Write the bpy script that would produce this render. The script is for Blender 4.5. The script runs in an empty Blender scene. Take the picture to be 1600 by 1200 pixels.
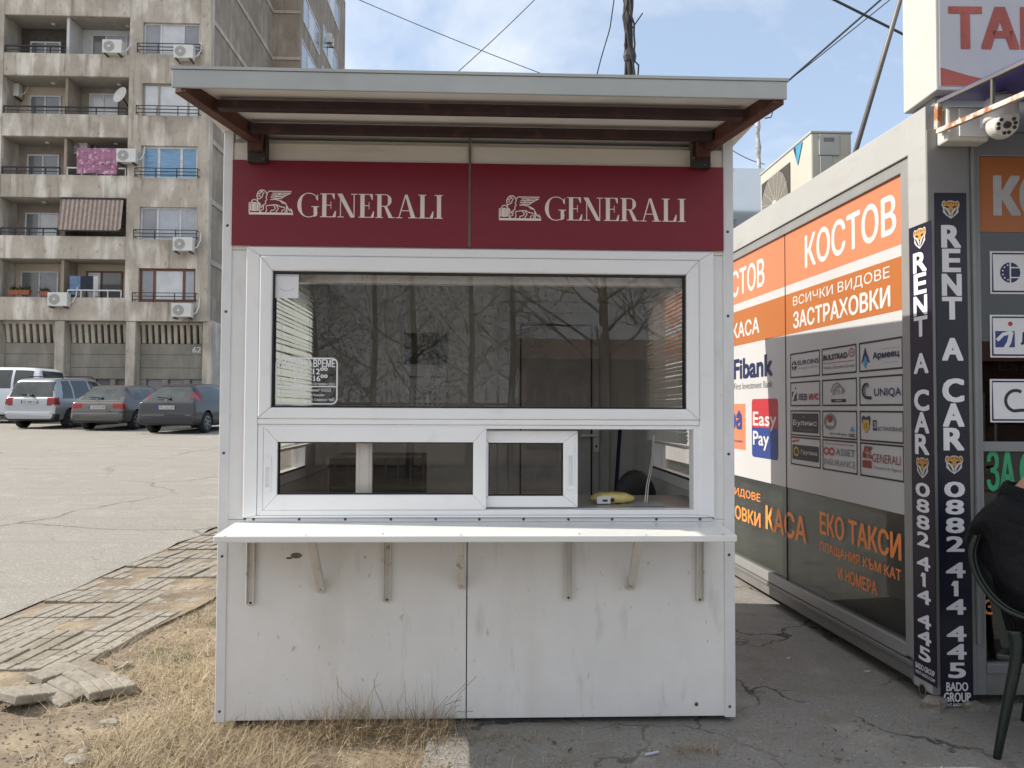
import bpy, bmesh, math, random
from mathutils import Vector, Matrix
random.seed(11)
SC = bpy.context.scene
COL = SC.collection
rad = math.radians
# ------------------------------------------------------------------ camera
EYE = Vector((0, 0, 1.46)); FPX = 1200.0
_y, _p, _r = rad(2.1), rad(1.81), rad(0.25)
FWD = Vector((math.sin(_y)*math.cos(_p), math.cos(_y)*math.cos(_p), math.sin(_p)))
_r0 = Vector((math.cos(_y), -math.sin(_y), 0)); _u0 = _r0.cross(FWD)
RGT = _r0*math.cos(_r) + _u0*math.sin(_r); UPV = RGT.cross(FWD)
cam = bpy.data.cameras.new('camera'); cam.lens = 27.0; cam.sensor_width = 36.0
cam.clip_start = 0.05; cam.clip_end = 2000
camo = bpy.data.objects.new('camera', cam); COL.objects.link(camo)
camo.matrix_world = Matrix(((RGT.x, UPV.x, -FWD.x, EYE.x), (RGT.y, UPV.y, -FWD.y, EYE.y), (RGT.z, UPV.z, -FWD.z, EYE.z), (0, 0, 0, 1)))
SC.camera = camo
# ------------------------------------------------------------------ light
SUN_EL, SUN_BACK = rad(40), rad(6)      # sun at the left, a little behind the kiosk front
TO_SUN = Vector((-math.cos(SUN_BACK)*math.cos(SUN_EL), math.sin(SUN_BACK)*math.cos(SUN_EL), math.sin(SUN_EL)))
sun = bpy.data.lights.new('sun', 'SUN'); sun.energy = 3.7; sun.angle = rad(0.5); sun.color = (1, .93, .82)
suno = bpy.data.objects.new('sun', sun); COL.objects.link(suno)
suno.rotation_euler = TO_SUN.to_track_quat('Z', 'Y').to_euler(); suno.location = (-20, 5, 30)
SC.view_settings.view_transform = 'Standard'; SC.view_settings.look = 'None'
SC.view_settings.gamma = 1.0; SC.view_settings.exposure = 0.80
W = bpy.data.worlds.new('World'); SC.world = W; W.use_nodes = True
_n, _l = W.node_tree.nodes, W.node_tree.links
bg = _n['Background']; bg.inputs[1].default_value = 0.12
sky = _n.new('ShaderNodeTexSky'); sky.sky_type = 'NISHITA'; sky.sun_disc = False
sky.sun_elevation = SUN_EL; sky.sun_rotation = rad(-84); sky.air_density = 1.0; sky.dust_density = 1.6; sky.ozone_density = 1.2
tc = _n.new('ShaderNodeTexCoord')
mp = _n.new('ShaderNodeMapping'); mp.inputs['Scale'].default_value = (1, 1, 1.7); mp.inputs['Location'].default_value = (.31, .12, .2)
_l.new(tc.outputs['Generated'], mp.inputs[0])
nz = _n.new('ShaderNodeTexNoise'); nz.inputs['Scale'].default_value = 2.6; nz.inputs['Detail'].default_value = 9; nz.inputs['Roughness'].default_value = .56
nz.inputs['Distortion'].default_value = .25
_l.new(mp.outputs[0], nz.inputs['Vector'])
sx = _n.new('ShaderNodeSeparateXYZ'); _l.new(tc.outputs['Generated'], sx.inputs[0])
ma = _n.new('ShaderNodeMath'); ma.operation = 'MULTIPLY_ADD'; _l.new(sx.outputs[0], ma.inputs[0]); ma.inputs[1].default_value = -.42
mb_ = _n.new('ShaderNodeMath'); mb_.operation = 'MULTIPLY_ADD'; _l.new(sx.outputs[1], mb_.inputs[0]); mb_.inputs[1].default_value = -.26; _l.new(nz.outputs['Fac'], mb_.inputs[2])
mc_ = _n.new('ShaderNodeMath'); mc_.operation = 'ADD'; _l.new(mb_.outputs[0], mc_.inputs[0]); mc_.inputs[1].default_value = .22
_l.new(mc_.outputs[0], ma.inputs[2])     # cloud thicker to the west; unseen bank behind camera added to fill shaded fronts
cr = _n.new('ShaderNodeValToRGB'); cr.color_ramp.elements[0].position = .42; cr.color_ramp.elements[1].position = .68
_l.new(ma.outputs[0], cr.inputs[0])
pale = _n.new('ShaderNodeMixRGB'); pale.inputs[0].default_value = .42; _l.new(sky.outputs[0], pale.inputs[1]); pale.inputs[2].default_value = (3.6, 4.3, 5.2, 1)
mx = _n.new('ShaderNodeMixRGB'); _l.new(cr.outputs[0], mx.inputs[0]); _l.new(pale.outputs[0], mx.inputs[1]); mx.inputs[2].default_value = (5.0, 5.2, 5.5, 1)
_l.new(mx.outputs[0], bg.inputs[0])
SC.cycles.max_bounces = 10; SC.cycles.transparent_max_bounces = 24; SC.cycles.caustics_reflective = False; SC.cycles.caustics_refractive = False
# ------------------------------------------------------------------ helpers
def ray(u, v): return FWD + RGT*((u-800)/FPX) - UPV*((v-600)/FPX)
def PY(u, v, Y): d = ray(u, v); return EYE + d*(Y/d.y)
def PX(u, v, X): d = ray(u, v); return EYE + d*(X/d.x)
def PZ(u, v, z): d = ray(u, v); return EYE + d*((z-EYE.z)/d.z)
def g(y): return 0.0 if y < 5.5 else min(.96, .0315*(y-5.5))
def PG(u, v):
    z = 0
    for _ in range(40): q = PZ(u, v, z); z = .5*z + .5*g(q.y)
    return q
class Plane:
    def __init__(s, p0, e1):
        s.o = Vector(p0); s.e = Vector(e1).normalized(); s.n = s.e.cross(Vector((0, 0, 1)))
    def pt(s, a, z, off=0): return s.o + s.e*a + Vector((0, 0, z-s.o.z)) + s.n*off
    def ab(s, u, v, off=0):
        d = ray(u, v); o = s.o + s.n*off
        t = (o-EYE).dot(s.n)/d.dot(s.n); p = EYE + d*t
        return (p-s.o).dot(s.e), p.z
    def rect(s, u0, v0, u1, v1, off=0):          # pixel box -> a0, a1, z0, z1
        q = [s.ab(u0, v0, off), s.ab(u1, v0, off), s.ab(u0, v1, off), s.ab(u1, v1, off)]
        return ((q[0][0]+q[2][0])/2, (q[1][0]+q[3][0])/2, (q[2][1]+q[3][1])/2, (q[0][1]+q[1][1])/2)
def rootloc(o):
    l = Vector((0, 0, 0))
    while o: l += o.location; o = o.parent
    return l
class MB:
    def __init__(s): s.v = []; s.f = []; s.m = []; s.k = 0
    def add(s, vs, fs, m=0):
        b = len(s.v); s.v += [Vector(p) for p in vs]
        for f in fs: s.f.append([b+i for i in f]); s.m.append(m)
        return s
    def hexa(s, p, m=0):     # 8 pts: bottom ring 0-3, top ring 4-7
        return s.add(p, [(3, 2, 1, 0), (4, 5, 6, 7), (0, 1, 5, 4), (1, 2, 6, 5), (2, 3, 7, 6), (3, 0, 4, 7)], m)
    def box(s, x0, x1, y0, y1, z0, z1, m=0):
        return s.hexa([(x0, y0, z0), (x1, y0, z0), (x1, y1, z0), (x0, y1, z0), (x0, y0, z1), (x1, y0, z1), (x1, y1, z1), (x0, y1, z1)], m)
    def pbox(s, P, a0, a1, z0, z1, d0, d1, m=0):   # d = offset along the plane's normal, d0 behind d1
        q = [P.pt(a0, z0, d1), P.pt(a1, z0, d1), P.pt(a1, z0, d0), P.pt(a0, z0, d0)]
        t = [P.pt(a0, z1, d1), P.pt(a1, z1, d1), P.pt(a1, z1, d0), P.pt(a0, z1, d0)]
        return s.hexa(q+t, m)
    def ring(s, P, o, i, d0, d1, m=0):             # frame between two rects (a0,a1,z0,z1)
        A = [(o[0], o[2]), (o[1], o[2]), (o[1], o[3]), (o[0], o[3])]; B = [(i[0], i[2]), (i[1], i[2]), (i[1], i[3]), (i[0], i[3])]
        for k in range(4): q = (k+1) % 4; s.prism(P, [A[k], A[q], B[q], B[k]], d0, d1, m)      # mitred
        return s
    def poly(s, P, pts, off, m=0):                 # flat polygon on a plane, (a,z) pts
        return s.add([P.pt(a, z, off) for a, z in pts], [tuple(range(len(pts)))], m)
    def prism(s, P, pts, d0, d1, m=0):
        n = len(pts); A = [P.pt(a, z, d1) for a, z in pts]; B = [P.pt(a, z, d0) for a, z in pts]
        return s.add(A+B, [tuple(range(n)), tuple(range(2*n-1, n-1, -1))] + [(i, n+i, n+(i+1) % n, (i+1) % n) for i in range(n)], m)
    def tube(s, pts, r, n=8, m=0, caps=True):
        pts = [Vector(p) for p in pts]; k = len(pts); rr = r if isinstance(r, (list, tuple)) else [r]*k
        vs = []; ref = None
        for i, p in enumerate(pts):
            t = (pts[min(i+1, k-1)]-pts[max(i-1, 0)]).normalized()
            if ref is None: ref = t.orthogonal().normalized()
            ref = (ref - t*ref.dot(t)).normalized(); w = t.cross(ref)
            vs += [p + (ref*math.cos(2*math.pi*j/n) + w*math.sin(2*math.pi*j/n))*rr[i] for j in range(n)]
        fs = [(i*n+j, i*n+(j+1) % n, (i+1)*n+(j+1) % n, (i+1)*n+j) for i in range(k-1) for j in range(n)]
        if caps: fs += [tuple(range(n-1, -1, -1)), tuple((k-1)*n+j for j in range(n))]
        return s.add(vs, fs, m)
    def bar(s, p, q, w, h, m=0, up=(0, 0, 1)):     # rectangular bar between two points
        p, q = Vector(p), Vector(q); t = (q-p).normalized(); x = t.cross(Vector(up)).normalized(); y = x.cross(t)
        c = [(-w/2, -h/2), (w/2, -h/2), (w/2, h/2), (-w/2, h/2)]
        return s.hexa([p+x*a+y*b for a, b in c] + [q+x*a+y*b for a, b in c], m)
    def disc(s, c, ax, r0, r1, n=20, h=0, m=0):    # annulus / disc, optional height
        ax = Vector(ax).normalized(); x = ax.orthogonal().normalized(); y = ax.cross(x); c = Vector(c)
        P = lambda r, k, o: c + ax*o + (x*math.cos(2*math.pi*k/n)+y*math.sin(2*math.pi*k/n))*r
        if r0 <= 0:
            vs = [P(r1, k, h) for k in range(n)]; fs = [tuple(range(n))]
            if h: vs += [P(r1, k, 0) for k in range(n)]; fs += [(k, n+k, n+(k+1) % n, (k+1) % n) for k in range(n)]
            return s.add(vs, fs, m)
        vs = [P(r0, k, h) for k in range(n)] + [P(r1, k, h) for k in range(n)]
        return s.add(vs, [(k, n+k, n+(k+1) % n, (k+1) % n) for k in range(n)], m)
    def lathe(s, c, prof, n=16, m=0, ax=(0, 0, 1)):
        ax = Vector(ax).normalized(); x = ax.orthogonal().normalized(); y = ax.cross(x); c = Vector(c)
        vs = [c + ax*h + (x*math.cos(2*math.pi*k/n)+y*math.sin(2*math.pi*k/n))*r for r, h in prof for k in range(n)]
        return s.add(vs, [(i*n+k, i*n+(k+1) % n, (i+1)*n+(k+1) % n, (i+1)*n+k) for i in range(len(prof)-1) for k in range(n)], m)
    def ball(s, c, r, m=0, sc=(1, 1, 1), nu=12, nv=8):
        c = Vector(c); vs = [c+Vector((0, 0, -r*sc[2]))]
        for i in range(1, nv):
            t = math.pi*i/nv
            vs += [c+Vector((r*sc[0]*math.sin(t)*math.cos(2*math.pi*k/nu), r*sc[1]*math.sin(t)*math.sin(2*math.pi*k/nu), -r*sc[2]*math.cos(t))) for k in range(nu)]
        vs.append(c+Vector((0, 0, r*sc[2]))); L = len(vs)-1
        fs = [(0, 1+(k+1) % nu, 1+k) for k in range(nu)] + [(1+i*nu+k, 1+i*nu+(k+1) % nu, 1+(i+1)*nu+(k+1) % nu, 1+(i+1)*nu+k) for i in range(nv-2) for k in range(nu)]
        fs += [(L, L-nu+k, L-nu+(k+1) % nu) for k in range(nu)]
        return s.add(vs, fs, m)
    def text(s, P, txt, a0, a1, z0, z1, off, m=0, bold=0.0, shear=0.0):
        vs, fs, bb = glyphs(txt)
        wx = max(bb[1]-bb[0], 1e-6); wz = max(bb[3]-bb[2], 1e-6); s.k += 1
        d = bold*1.6*(z1-z0); sh = ((0, 0),) if bold <= 0 else ((-d, 0), (d, 0), (0, d*.6), (0, -d*.6)) if bold < .03 else [(i*d*.5, j*d*.3) for i in (-2, -1, 0, 1, 2) for j in (-2, 0, 2)]
        for q, (dx, dz) in enumerate(sh):       # heavier weights: the outline struck again, shifted
            o = off + (s.k % 3)*.00003 + q*.00009; w0, w1, h0, h1 = a0+d, a1-d, z0+d*.5, z1-d*.5
            s.add([P.pt(w0+dx+(x-bb[0])/wx*(w1-w0)+shear*(y-bb[2])/wz*(z1-z0), h0+dz+(y-bb[2])/wz*(h1-h0), o) for x, y in vs], fs, m)
        return s
    def ptext(s, P, txt, u0, v0, u1, v1, off, m=0, bold=0.0, tilt=True):   # left-top pixel, right-bottom pixel (heights taken at the left end)
        a0, zt = P.ab(u0, v0, off); a1, zb = P.ab(u1, v1, off)
        return s.text(P, txt, a0, a1, zb, zt, off, m, bold)
    def ribbon(s, P, pts, w, off, m=0):            # polyline of constant width on a plane
        s.k += 1; off += (s.k % 7)*.0001; L = []; n = len(pts)
        for i, p in enumerate(pts):
            a = Vector(pts[max(i-1, 0)]); b = Vector(pts[min(i+1, n-1)]); t = (b-a)
            t = t.normalized() if t.length > 1e-9 else Vector((1, 0)); q = Vector((-t.y, t.x))*w/2
            L += [P.pt(p[0]+q.x, p[1]+q.y, off), P.pt(p[0]-q.x, p[1]-q.y, off)]
        return s.add(L, [(2*i, 2*i+1, 2*i+3, 2*i+2) for i in range(n-1)], m)
    def build(s, name, mats, parent=None, smooth=False, bevel=0, sub=0, seg=2):
        me = bpy.data.meshes.new(name)
        if parent: off = rootloc(parent)
        else:
            xs = [v.x for v in s.v]; ys = [v.y for v in s.v]; off = Vector(((min(xs)+max(xs))/2, (min(ys)+max(ys))/2, min(v.z for v in s.v)))
        me.from_pydata([v-off for v in s.v], [], s.f)
        for m in (mats if isinstance(mats, (list, tuple)) else [mats]): me.materials.append(m)
        me.polygons.foreach_set('material_index', s.m)
        if smooth: me.polygons.foreach_set('use_smooth', [True]*len(s.f))
        me.update()
        o = bpy.data.objects.new(name, me); COL.objects.link(o)
        if parent: o.parent = parent
        else: o.location = off
        if bevel:
            b = o.modifiers.new('bevel', 'BEVEL'); b.width = bevel; b.segments = seg; b.limit_method = 'ANGLE'; b.angle_limit = rad(40)
        if sub:
            b = o.modifiers.new('sub', 'SUBSURF'); b.levels = sub; b.render_levels = sub
        return o
_gl = {}
def glyphs(txt):
    key = txt
    if key not in _gl:
        c = bpy.data.curves.new('t', 'FONT'); c.body = txt; c.resolution_u = 3
        o = bpy.data.objects.new('t', c); COL.objects.link(o)
        dg = bpy.context.evaluated_depsgraph_get(); me = bpy.data.meshes.new_from_object(o.evaluated_get(dg))
        vs = [(v.co.x, v.co.y) for v in me.vertices]; fs = [tuple(p.vertices) for p in me.polygons]
        xs = [v[0] for v in vs]; ys = [v[1] for v in vs]
        _gl[key] = (vs, fs, (min(xs), max(xs), min(ys), max(ys)))
        bpy.data.objects.remove(o); bpy.data.curves.remove(c); bpy.data.meshes.remove(me)
    return _gl[key]
def tag(o, label=None, cat=None, group=None, kind=None):
    if label: o['label'] = label
    if cat: o['category'] = cat
    if group: o['group'] = group
    if kind: o['kind'] = kind
    return o
def thing(name, loc, label, cat, group=None):
    o = bpy.data.objects.new(name, None); o.empty_display_size = .1; COL.objects.link(o); o.location = loc
    return tag(o, label, cat, group)
def copy_tree(o, parent=None):
    c = o.copy(); COL.objects.link(c); c.parent = parent
    for ch in list(o.children): copy_tree(ch, c)
    return c
def lin(h):
    f = lambda c: c/12.92 if c <= .04045 else ((c+.055)/1.055)**2.4
    return tuple(f(int(h[i:i+2], 16)/255) for i in (1, 3, 5))
# ------------------------------------------------------------------ materials
def mat(name, col, rough=.6, metal=0, var=.12, scale=6, bump=0, bscale=80, col2=None, streak=0, pos=(.35, .65), spec=.5, detail=6):
    m = bpy.data.materials.new(name); m.use_nodes = True; n, l = m.node_tree.nodes, m.node_tree.links
    b = n['Principled BSDF']; b.inputs['Roughness'].default_value = rough; b.inputs['Metallic'].default_value = metal; b.inputs['Specular IOR Level'].default_value = spec
    t = n.new('ShaderNodeTexCoord'); src = t.outputs['Object']
    if streak:
        q = n.new('ShaderNodeMapping'); q.inputs['Scale'].default_value = (1, 1, streak); l.new(src, q.inputs[0]); src = q.outputs[0]
    z = n.new('ShaderNodeTexNoise'); z.inputs['Scale'].default_value = scale; z.inputs['Detail'].default_value = detail; z.inputs['Roughness'].default_value = .62
    l.new(src, z.inputs['Vector'])
    r = n.new('ShaderNodeValToRGB'); e = r.color_ramp.elements; e[0].position, e[1].position = pos
    c2 = col2 or tuple(c*(1-2*var) for c in col); e[0].color = (*c2, 1); e[1].color = (*col, 1)
    l.new(z.outputs['Fac'], r.inputs[0]); l.new(r.outputs[0], b.inputs['Base Color'])
    if bump:
        z2 = n.new('ShaderNodeTexNoise'); z2.inputs['Scale'].default_value = bscale; z2.inputs['Detail'].default_value = 4; l.new(t.outputs['Object'], z2.inputs['Vector'])
        bp = n.new('ShaderNodeBump'); bp.inputs['Strength'].default_value = bump; bp.inputs['Distance'].default_value = .01
        l.new(z2.outputs['Fac'], bp.inputs['Height']); l.new(bp.outputs[0], b.inputs['Normal'])
    m['ramp'] = r.name
    return m
def layer(m, col, scale, lo, hi, streak=0, loc=(0, 0, 0), detail=5, amt=1.0, sc3=None):   # a further patchy layer (stains, dirt) over a material
    n, l = m.node_tree.nodes, m.node_tree.links; b = n['Principled BSDF']
    old = b.inputs['Base Color'].links[0].from_socket
    t = n.new('ShaderNodeTexCoord'); q = n.new('ShaderNodeMapping'); q.inputs['Location'].default_value = loc
    q.inputs['Scale'].default_value = sc3 or (1, 1, streak or 1); l.new(t.outputs['Object'], q.inputs[0])
    z = n.new('ShaderNodeTexNoise'); z.inputs['Scale'].default_value = scale; z.inputs['Detail'].default_value = detail; l.new(q.outputs[0], z.inputs['Vector'])
    mr = n.new('ShaderNodeMapRange'); mr.inputs['From Min'].default_value = lo; mr.inputs['From Max'].default_value = hi; mr.inputs['To Max'].default_value = amt
    l.new(z.outputs['Fac'], mr.inputs['Value'])
    x = n.new('ShaderNodeMixRGB'); l.new(mr.outputs[0], x.inputs[0]); l.new(old, x.inputs[1]); x.inputs[2].default_value = (*col, 1)
    l.new(x.outputs[0], b.inputs['Base Color']); return m
def cracks(m, col, scale, width, warp=.5, amt=.9, depth=.5):
    n, l = m.node_tree.nodes, m.node_tree.links; b = n['Principled BSDF']
    old = b.inputs['Base Color'].links[0].from_socket
    t = n.new('ShaderNodeTexCoord'); z = n.new('ShaderNodeTexNoise'); z.inputs['Scale'].default_value = scale*2.2; z.inputs['Detail'].default_value = 6
    l.new(t.outputs['Object'], z.inputs['Vector'])
    a = n.new('ShaderNodeVectorMath'); a.operation = 'MULTIPLY_ADD'; l.new(z.outputs['Color'], a.inputs[0]); a.inputs[1].default_value = (warp, warp, 0); l.new(t.outputs['Object'], a.inputs[2])
    v = n.new('ShaderNodeTexVoronoi'); v.voronoi_dimensions = '2D'; v.feature = 'DISTANCE_TO_EDGE'; v.inputs['Scale'].default_value = scale; l.new(a.outputs[0], v.inputs['Vector'])
    mr = n.new('ShaderNodeMapRange'); mr.inputs['From Min'].default_value = width*.35; mr.inputs['From Max'].default_value = width; mr.inputs['To Min'].default_value = amt; mr.inputs['To Max'].default_value = 0
    l.new(v.outputs['Distance'], mr.inputs['Value'])
    z3 = n.new('ShaderNodeTexNoise'); z3.inputs['Scale'].default_value = scale*1.3; l.new(t.outputs['Object'], z3.inputs['Vector'])
    m2 = n.new('ShaderNodeMapRange'); m2.inputs['From Min'].default_value = .42; m2.inputs['From Max'].default_value = .55; l.new(z3.outputs['Fac'], m2.inputs['Value'])
    mu = n.new('ShaderNodeMath'); mu.operation = 'MULTIPLY'; l.new(mr.outputs[0], mu.inputs[0]); l.new(m2.outputs[0], mu.inputs[1])
    x = n.new('ShaderNodeMixRGB'); l.new(mu.outputs[0], x.inputs[0]); l.new(old, x.inputs[1]); x.inputs[2].default_value = (*col, 1)
    l.new(x.outputs[0], b.inputs['Base Color']); return m
def glass(name, tint=(.85, .88, .87), ior=1.5, rough=0.0):
    m = bpy.data.materials.new(name); m.use_nodes = True; n, l = m.node_tree.nodes, m.node_tree.links
    n.remove(n['Principled BSDF']); out = n['Material Output']
    t = n.new('ShaderNodeBsdfTransparent'); t.inputs[0].default_value = (*tint, 1)
    gl = n.new('ShaderNodeBsdfGlossy'); gl.inputs['Roughness'].default_value = rough; gl.inputs['Color'].default_value = (.95, .97, 1, 1)
    fr = n.new('ShaderNodeFresnel'); fr.inputs['IOR'].default_value = ior
    geo = n.new('ShaderNodeNewGeometry'); mi = n.new('ShaderNodeMapRange'); mi.inputs['To Min'].default_value = ior; mi.inputs['To Max'].default_value = 1/ior
    l.new(geo.outputs['Backfacing'], mi.inputs['Value']); l.new(mi.outputs[0], fr.inputs['IOR'])      # same reflectance from both sides
    x = n.new('ShaderNodeMixShader'); l.new(fr.outputs[0], x.inputs[0]); l.new(t.outputs[0], x.inputs[1]); l.new(gl.outputs[0], x.inputs[2]); l.new(x.outputs[0], out.inputs[0])
    return m
WHITE = layer(layer(mat('painted_white_panel', (.74, .74, .74), .42, var=.04, scale=3, bump=.04, bscale=30), (.45, .45, .46), 3.2, .54, .80, amt=.25, sc3=(1.5, 1, .7)), (.30, .29, .28), 9, .60, .78, amt=.4, sc3=(1.4, 1, .35), loc=(3, 1, 2))
layer(WHITE, (.22, .21, .20), 34, .66, .74, amt=.55, sc3=(1, 1, .45), loc=(9, 2, 5)); layer(WHITE, (.52, .47, .38), 2.2, .6, .8, amt=.25, sc3=(2.5, 1, .3), loc=(1, 6, 2))
CREAM = layer(mat('cream_fascia_panel', (.74, .70, .64), .5, var=.06, scale=2, streak=3), (.35, .32, .27), 5, .6, .8, amt=.4, sc3=(.5, 1, 3))
PVC = layer(mat('white_pvc', (.80, .81, .83), .3, var=.02, scale=3), (.5, .49, .46), 7, .6, .85, amt=.35)
ALU = mat('white_aluminium_trim', (.70, .71, .73), .35, var=.05, scale=5)
SHELF = mat('glossy_white_shelf', (.72, .73, .72), .22, var=.02, scale=3)
SCREW = mat('dull_screw', (.10, .10, .10), .4, .7)
BRKT = layer(mat('aged_white_bracket', (.66, .64, .60), .5, var=.08, scale=10), (.22, .15, .10), 22, .62, .72, amt=.7)
RUST = layer(mat('rusty_brown_steel', (.105, .036, .026), .65, var=.2, scale=9, bump=.2, bscale=60), (.20, .075, .03), 14, .58, .72, amt=.7)
RUSTP = layer(mat('dark_purlin_steel', (.040, .018, .018), .65, var=.2, scale=9), (.10, .04, .025), 12, .58, .74, amt=.7)
RUSTD = layer(mat('black_rusted_plate', (.035, .022, .02), .6, var=.2, scale=14), (.30, .17, .09), 24, .60, .68, amt=.8)
FASC = layer(mat('grey_roof_flashing', (.40, .42, .42), .45, var=.06, scale=4), (.25, .26, .26), 10, .58, .8, amt=.4)
SOFF = layer(mat('stained_soffit', (.80, .78, .75), .6, var=.05, scale=4), (.35, .32, .30), 6, .58, .8, amt=.4, sc3=(.6, 2, 1))
REDS = mat('dark_red_sign', (.20, .014, .030), .32, var=.05, scale=2, spec=.3)
SIGNW = mat('off_white_lettering', (.82, .72, .68), .5, var=.02)
PANE = glass('window_pane', (.90, .885, .87), 1.40)
PANE2 = glass('pavilion_pane', (.30, .33, .32), 1.6)
GASK = mat('black_gasket', (.012, .012, .013), .5)
INW = mat('interior_wall', (.66, .65, .63), .6, var=.04)
INF = mat('interior_floor', (.12, .11, .10), .6)
DARK = mat('dark_void', (.012, .012, .012), .8)
BLK = mat('black_plastic', (.016, .016, .018), .5)
PAPER = mat('white_paper', (.75, .76, .80), .7, var=.03)
# ------------------------------------------------------------------ planes
KY = 3.58
K = Plane((0, KY, 0), (1, 0, 0))                 # kiosk front, a = x
KB = Plane((0, 5.74, 0), (1, 0, 0))              # kiosk back wall, inside
PC = Vector((2.215, 3.74, 0))                    # pavilion corner
S = Plane(PC, (.042, -1, 0))                     # pavilion side, a = 0 at the corner, negative going back
T = Plane(PC, (1, -.025, 0))                     # pavilion front
BY = 34.0
F = Plane((0, BY, 0), (1, 0, 0))                 # apartment facade
FR = Plane((0, BY+1.3, 0), (1, 0, 0))            # back wall of its balconies
# ================================================================== SETTING
YB = [-60, -12, -3, 0, 1.5, 2.5, 3.5, 4.5, 5.5, 8, 12, 20, 28, 36, 60, 120, 500]
YB = [y for y in YB]
YB.insert(YB.index(36), 35.976)
def sheet(name, xf0, xf1, ys, dz, m, label=None):
    mb = MB(); vs = []
    for y in ys: vs += [(xf0(y), y, g(y)+dz), (xf1(y), y, g(y)+dz)]
    mb.add(vs, [(2*i, 2*i+1, 2*i+3, 2*i+2) for i in range(len(ys)-1)])
    o = mb.build(name, m); o['kind'] = 'structure'
    return o
DIRT = layer(layer(mat('dry_dirt', (.22, .172, .122), .95, var=.22, scale=7, bump=.9, bscale=35), (.40, .33, .22), 3, .5, .7, amt=.6), (.12, .09, .06), 26, .58, .74, amt=.7)
ASPH = cracks(layer(layer(mat('sunbleached_asphalt', (.300, .280, .250), .9, var=.10, scale=240, bump=.7, bscale=220, detail=3), (.25, .23, .20), .9, .45, .7, amt=.6, sc3=(.35, 1.2, 1)), (.42, .39, .35), 3.1, .55, .75, amt=.4), (.10, .09, .08), .30, .013, 1.2, amt=.7)
cracks(ASPH, (.12, .11, .10), .9, .012, .7, amt=.45)
layer(ASPH, (.13, .12, .105), 62, .54, .68, amt=.65, detail=2); layer(ASPH, (.47, .45, .415), 48, .56, .70, amt=.6, detail=2, loc=(3, 5, 0)); layer(ASPH, (.23, .21, .18), 2.4, .54, .64, amt=.5, sc3=(.16, 2.2, 1), loc=(2, 1, 0))
APRON = cracks(cracks(layer(layer(mat('dark_rough_asphalt', (.32, .305, .285), .9, var=.22, scale=160, bump=.9, bscale=130, detail=4), (.23, .22, .205), 1.6, .45, .65, amt=.7), (.40, .38, .345), 2.3, .58, .72, amt=.6), (.03, .028, .025), .95, .014, .9), (.05, .045, .04), 2.3, .006, .5, amt=.5)
layer(APRON, (.14, .135, .125), 60, .54, .68, amt=.6, detail=3); layer(APRON, (.47, .455, .42), 46, .58, .72, amt=.5, detail=3, loc=(4, 2, 0)); layer(APRON, (.20, .175, .14), 5.5, .50, .68, amt=.6, loc=(7, 3, 0))
SLAB = layer(mat('worn_paving', (.30, .272, .228), .9, var=.14, scale=24, bump=.5, bscale=90), (.17, .145, .11), 5, .48, .66, amt=.75)
layer(SLAB, (.12, .10, .08), 30, .56, .68, amt=.6, detail=3)
sheet('ground', lambda y: -160, lambda y: 160, YB, -.014, DIRT)
ks = (-3.28, 5.4); kd = (-2.976+3.28)/(8.78-5.4)
def kerbx(y): return ks[0] + kd*(y-ks[1])
yl = [-12+.35*i for i in range(140)]; rg = random.Random(5)
jit = {y: rg.uniform(-.05, .03) for y in yl}
sheet('parking_lot', lambda y: -90, lambda y: kerbx(y)+jit.get(y, 0) if y < 20 else 26, [-30]+yl[:-1]+[36.9, 60], .008, ASPH)
aw = {y: rg.uniform(-.09, .09) for y in yl}
sheet('path', lambda y: (-.24 if y < 3.75 else -1.1)+aw.get(y, 0), lambda y: 9, [-6]+[-4.9+.35*i for i in range(60)], .004, APRON)
def edge_l(y): return -2.16+.10*math.sin(y*2.3)-max(0, 4.7-y)*.42
# the patterned pavement along the lot: worn slabs, each with parallel grooves
mb = MB(); rp = random.Random(3)
for i in range(4):
    for j in range(34):
        y0 = 2.2+j*.36; x0 = kerbx(y0+.18)+.03+i*.37
        xr = -2.02 + .12*math.sin(j*.9) - max(0, 4.7-y0)*.45
        if x0+.25 > xr or (y0 < 4.1 and rp.random() < .35) or y0 < 3.5: continue
        tx, ty = rp.gauss(0, .022), rp.gauss(0, .018); dz = rp.gauss(0, .004) + g(y0)+.004; rot = rp.gauss(0, .022)
        brk = rp.random() < .35; bj = rp.uniform(.1, .26)
        for q in range(4):
            segs = [(0, bj), (bj+.008, .35)] if brk else [(0, .35)]
            if rp.random() < .25: c = rp.uniform(.08, .28); segs = [(0, c), (c+.006, .35)]
            for (s0, s1) in segs:
                dzz = dz+rp.gauss(0, .0025); P = []
                for zz in (-.04, .012):
                    for (ax, ay) in ((q*.091, s0), (q*.091+.083, s0), (q*.091+.083, s1), (q*.091, s1)):
                        bx, by = ax-.18, ay-.18
                        P.append((x0+.18+bx-by*(rot-kd)+rp.uniform(-.002, .002), y0+.18+by+bx*rot, dzz+zz+bx*tx+by*ty))
                mb.hexa(P)
ysj = [3.0+.35*i for i in range(34)]
for y0, y1 in zip(ysj[:-1], ysj[1:]):          # earth filling the joints, just below the slab tops
    mb.add([(kerbx(y0), y0, g(y0)+.0045), (edge_l(y0)+.05, y0, g(y0)+.0045), (edge_l(y1)+.05, y1, g(y1)+.0045), (kerbx(y1), y1, g(y1)+.0045)], [(0, 1, 2, 3)], 1)
pv = mb.build('pavement', [SLAB, DIRT], bevel=.004, seg=1); pv['kind'] = 'structure'
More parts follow.
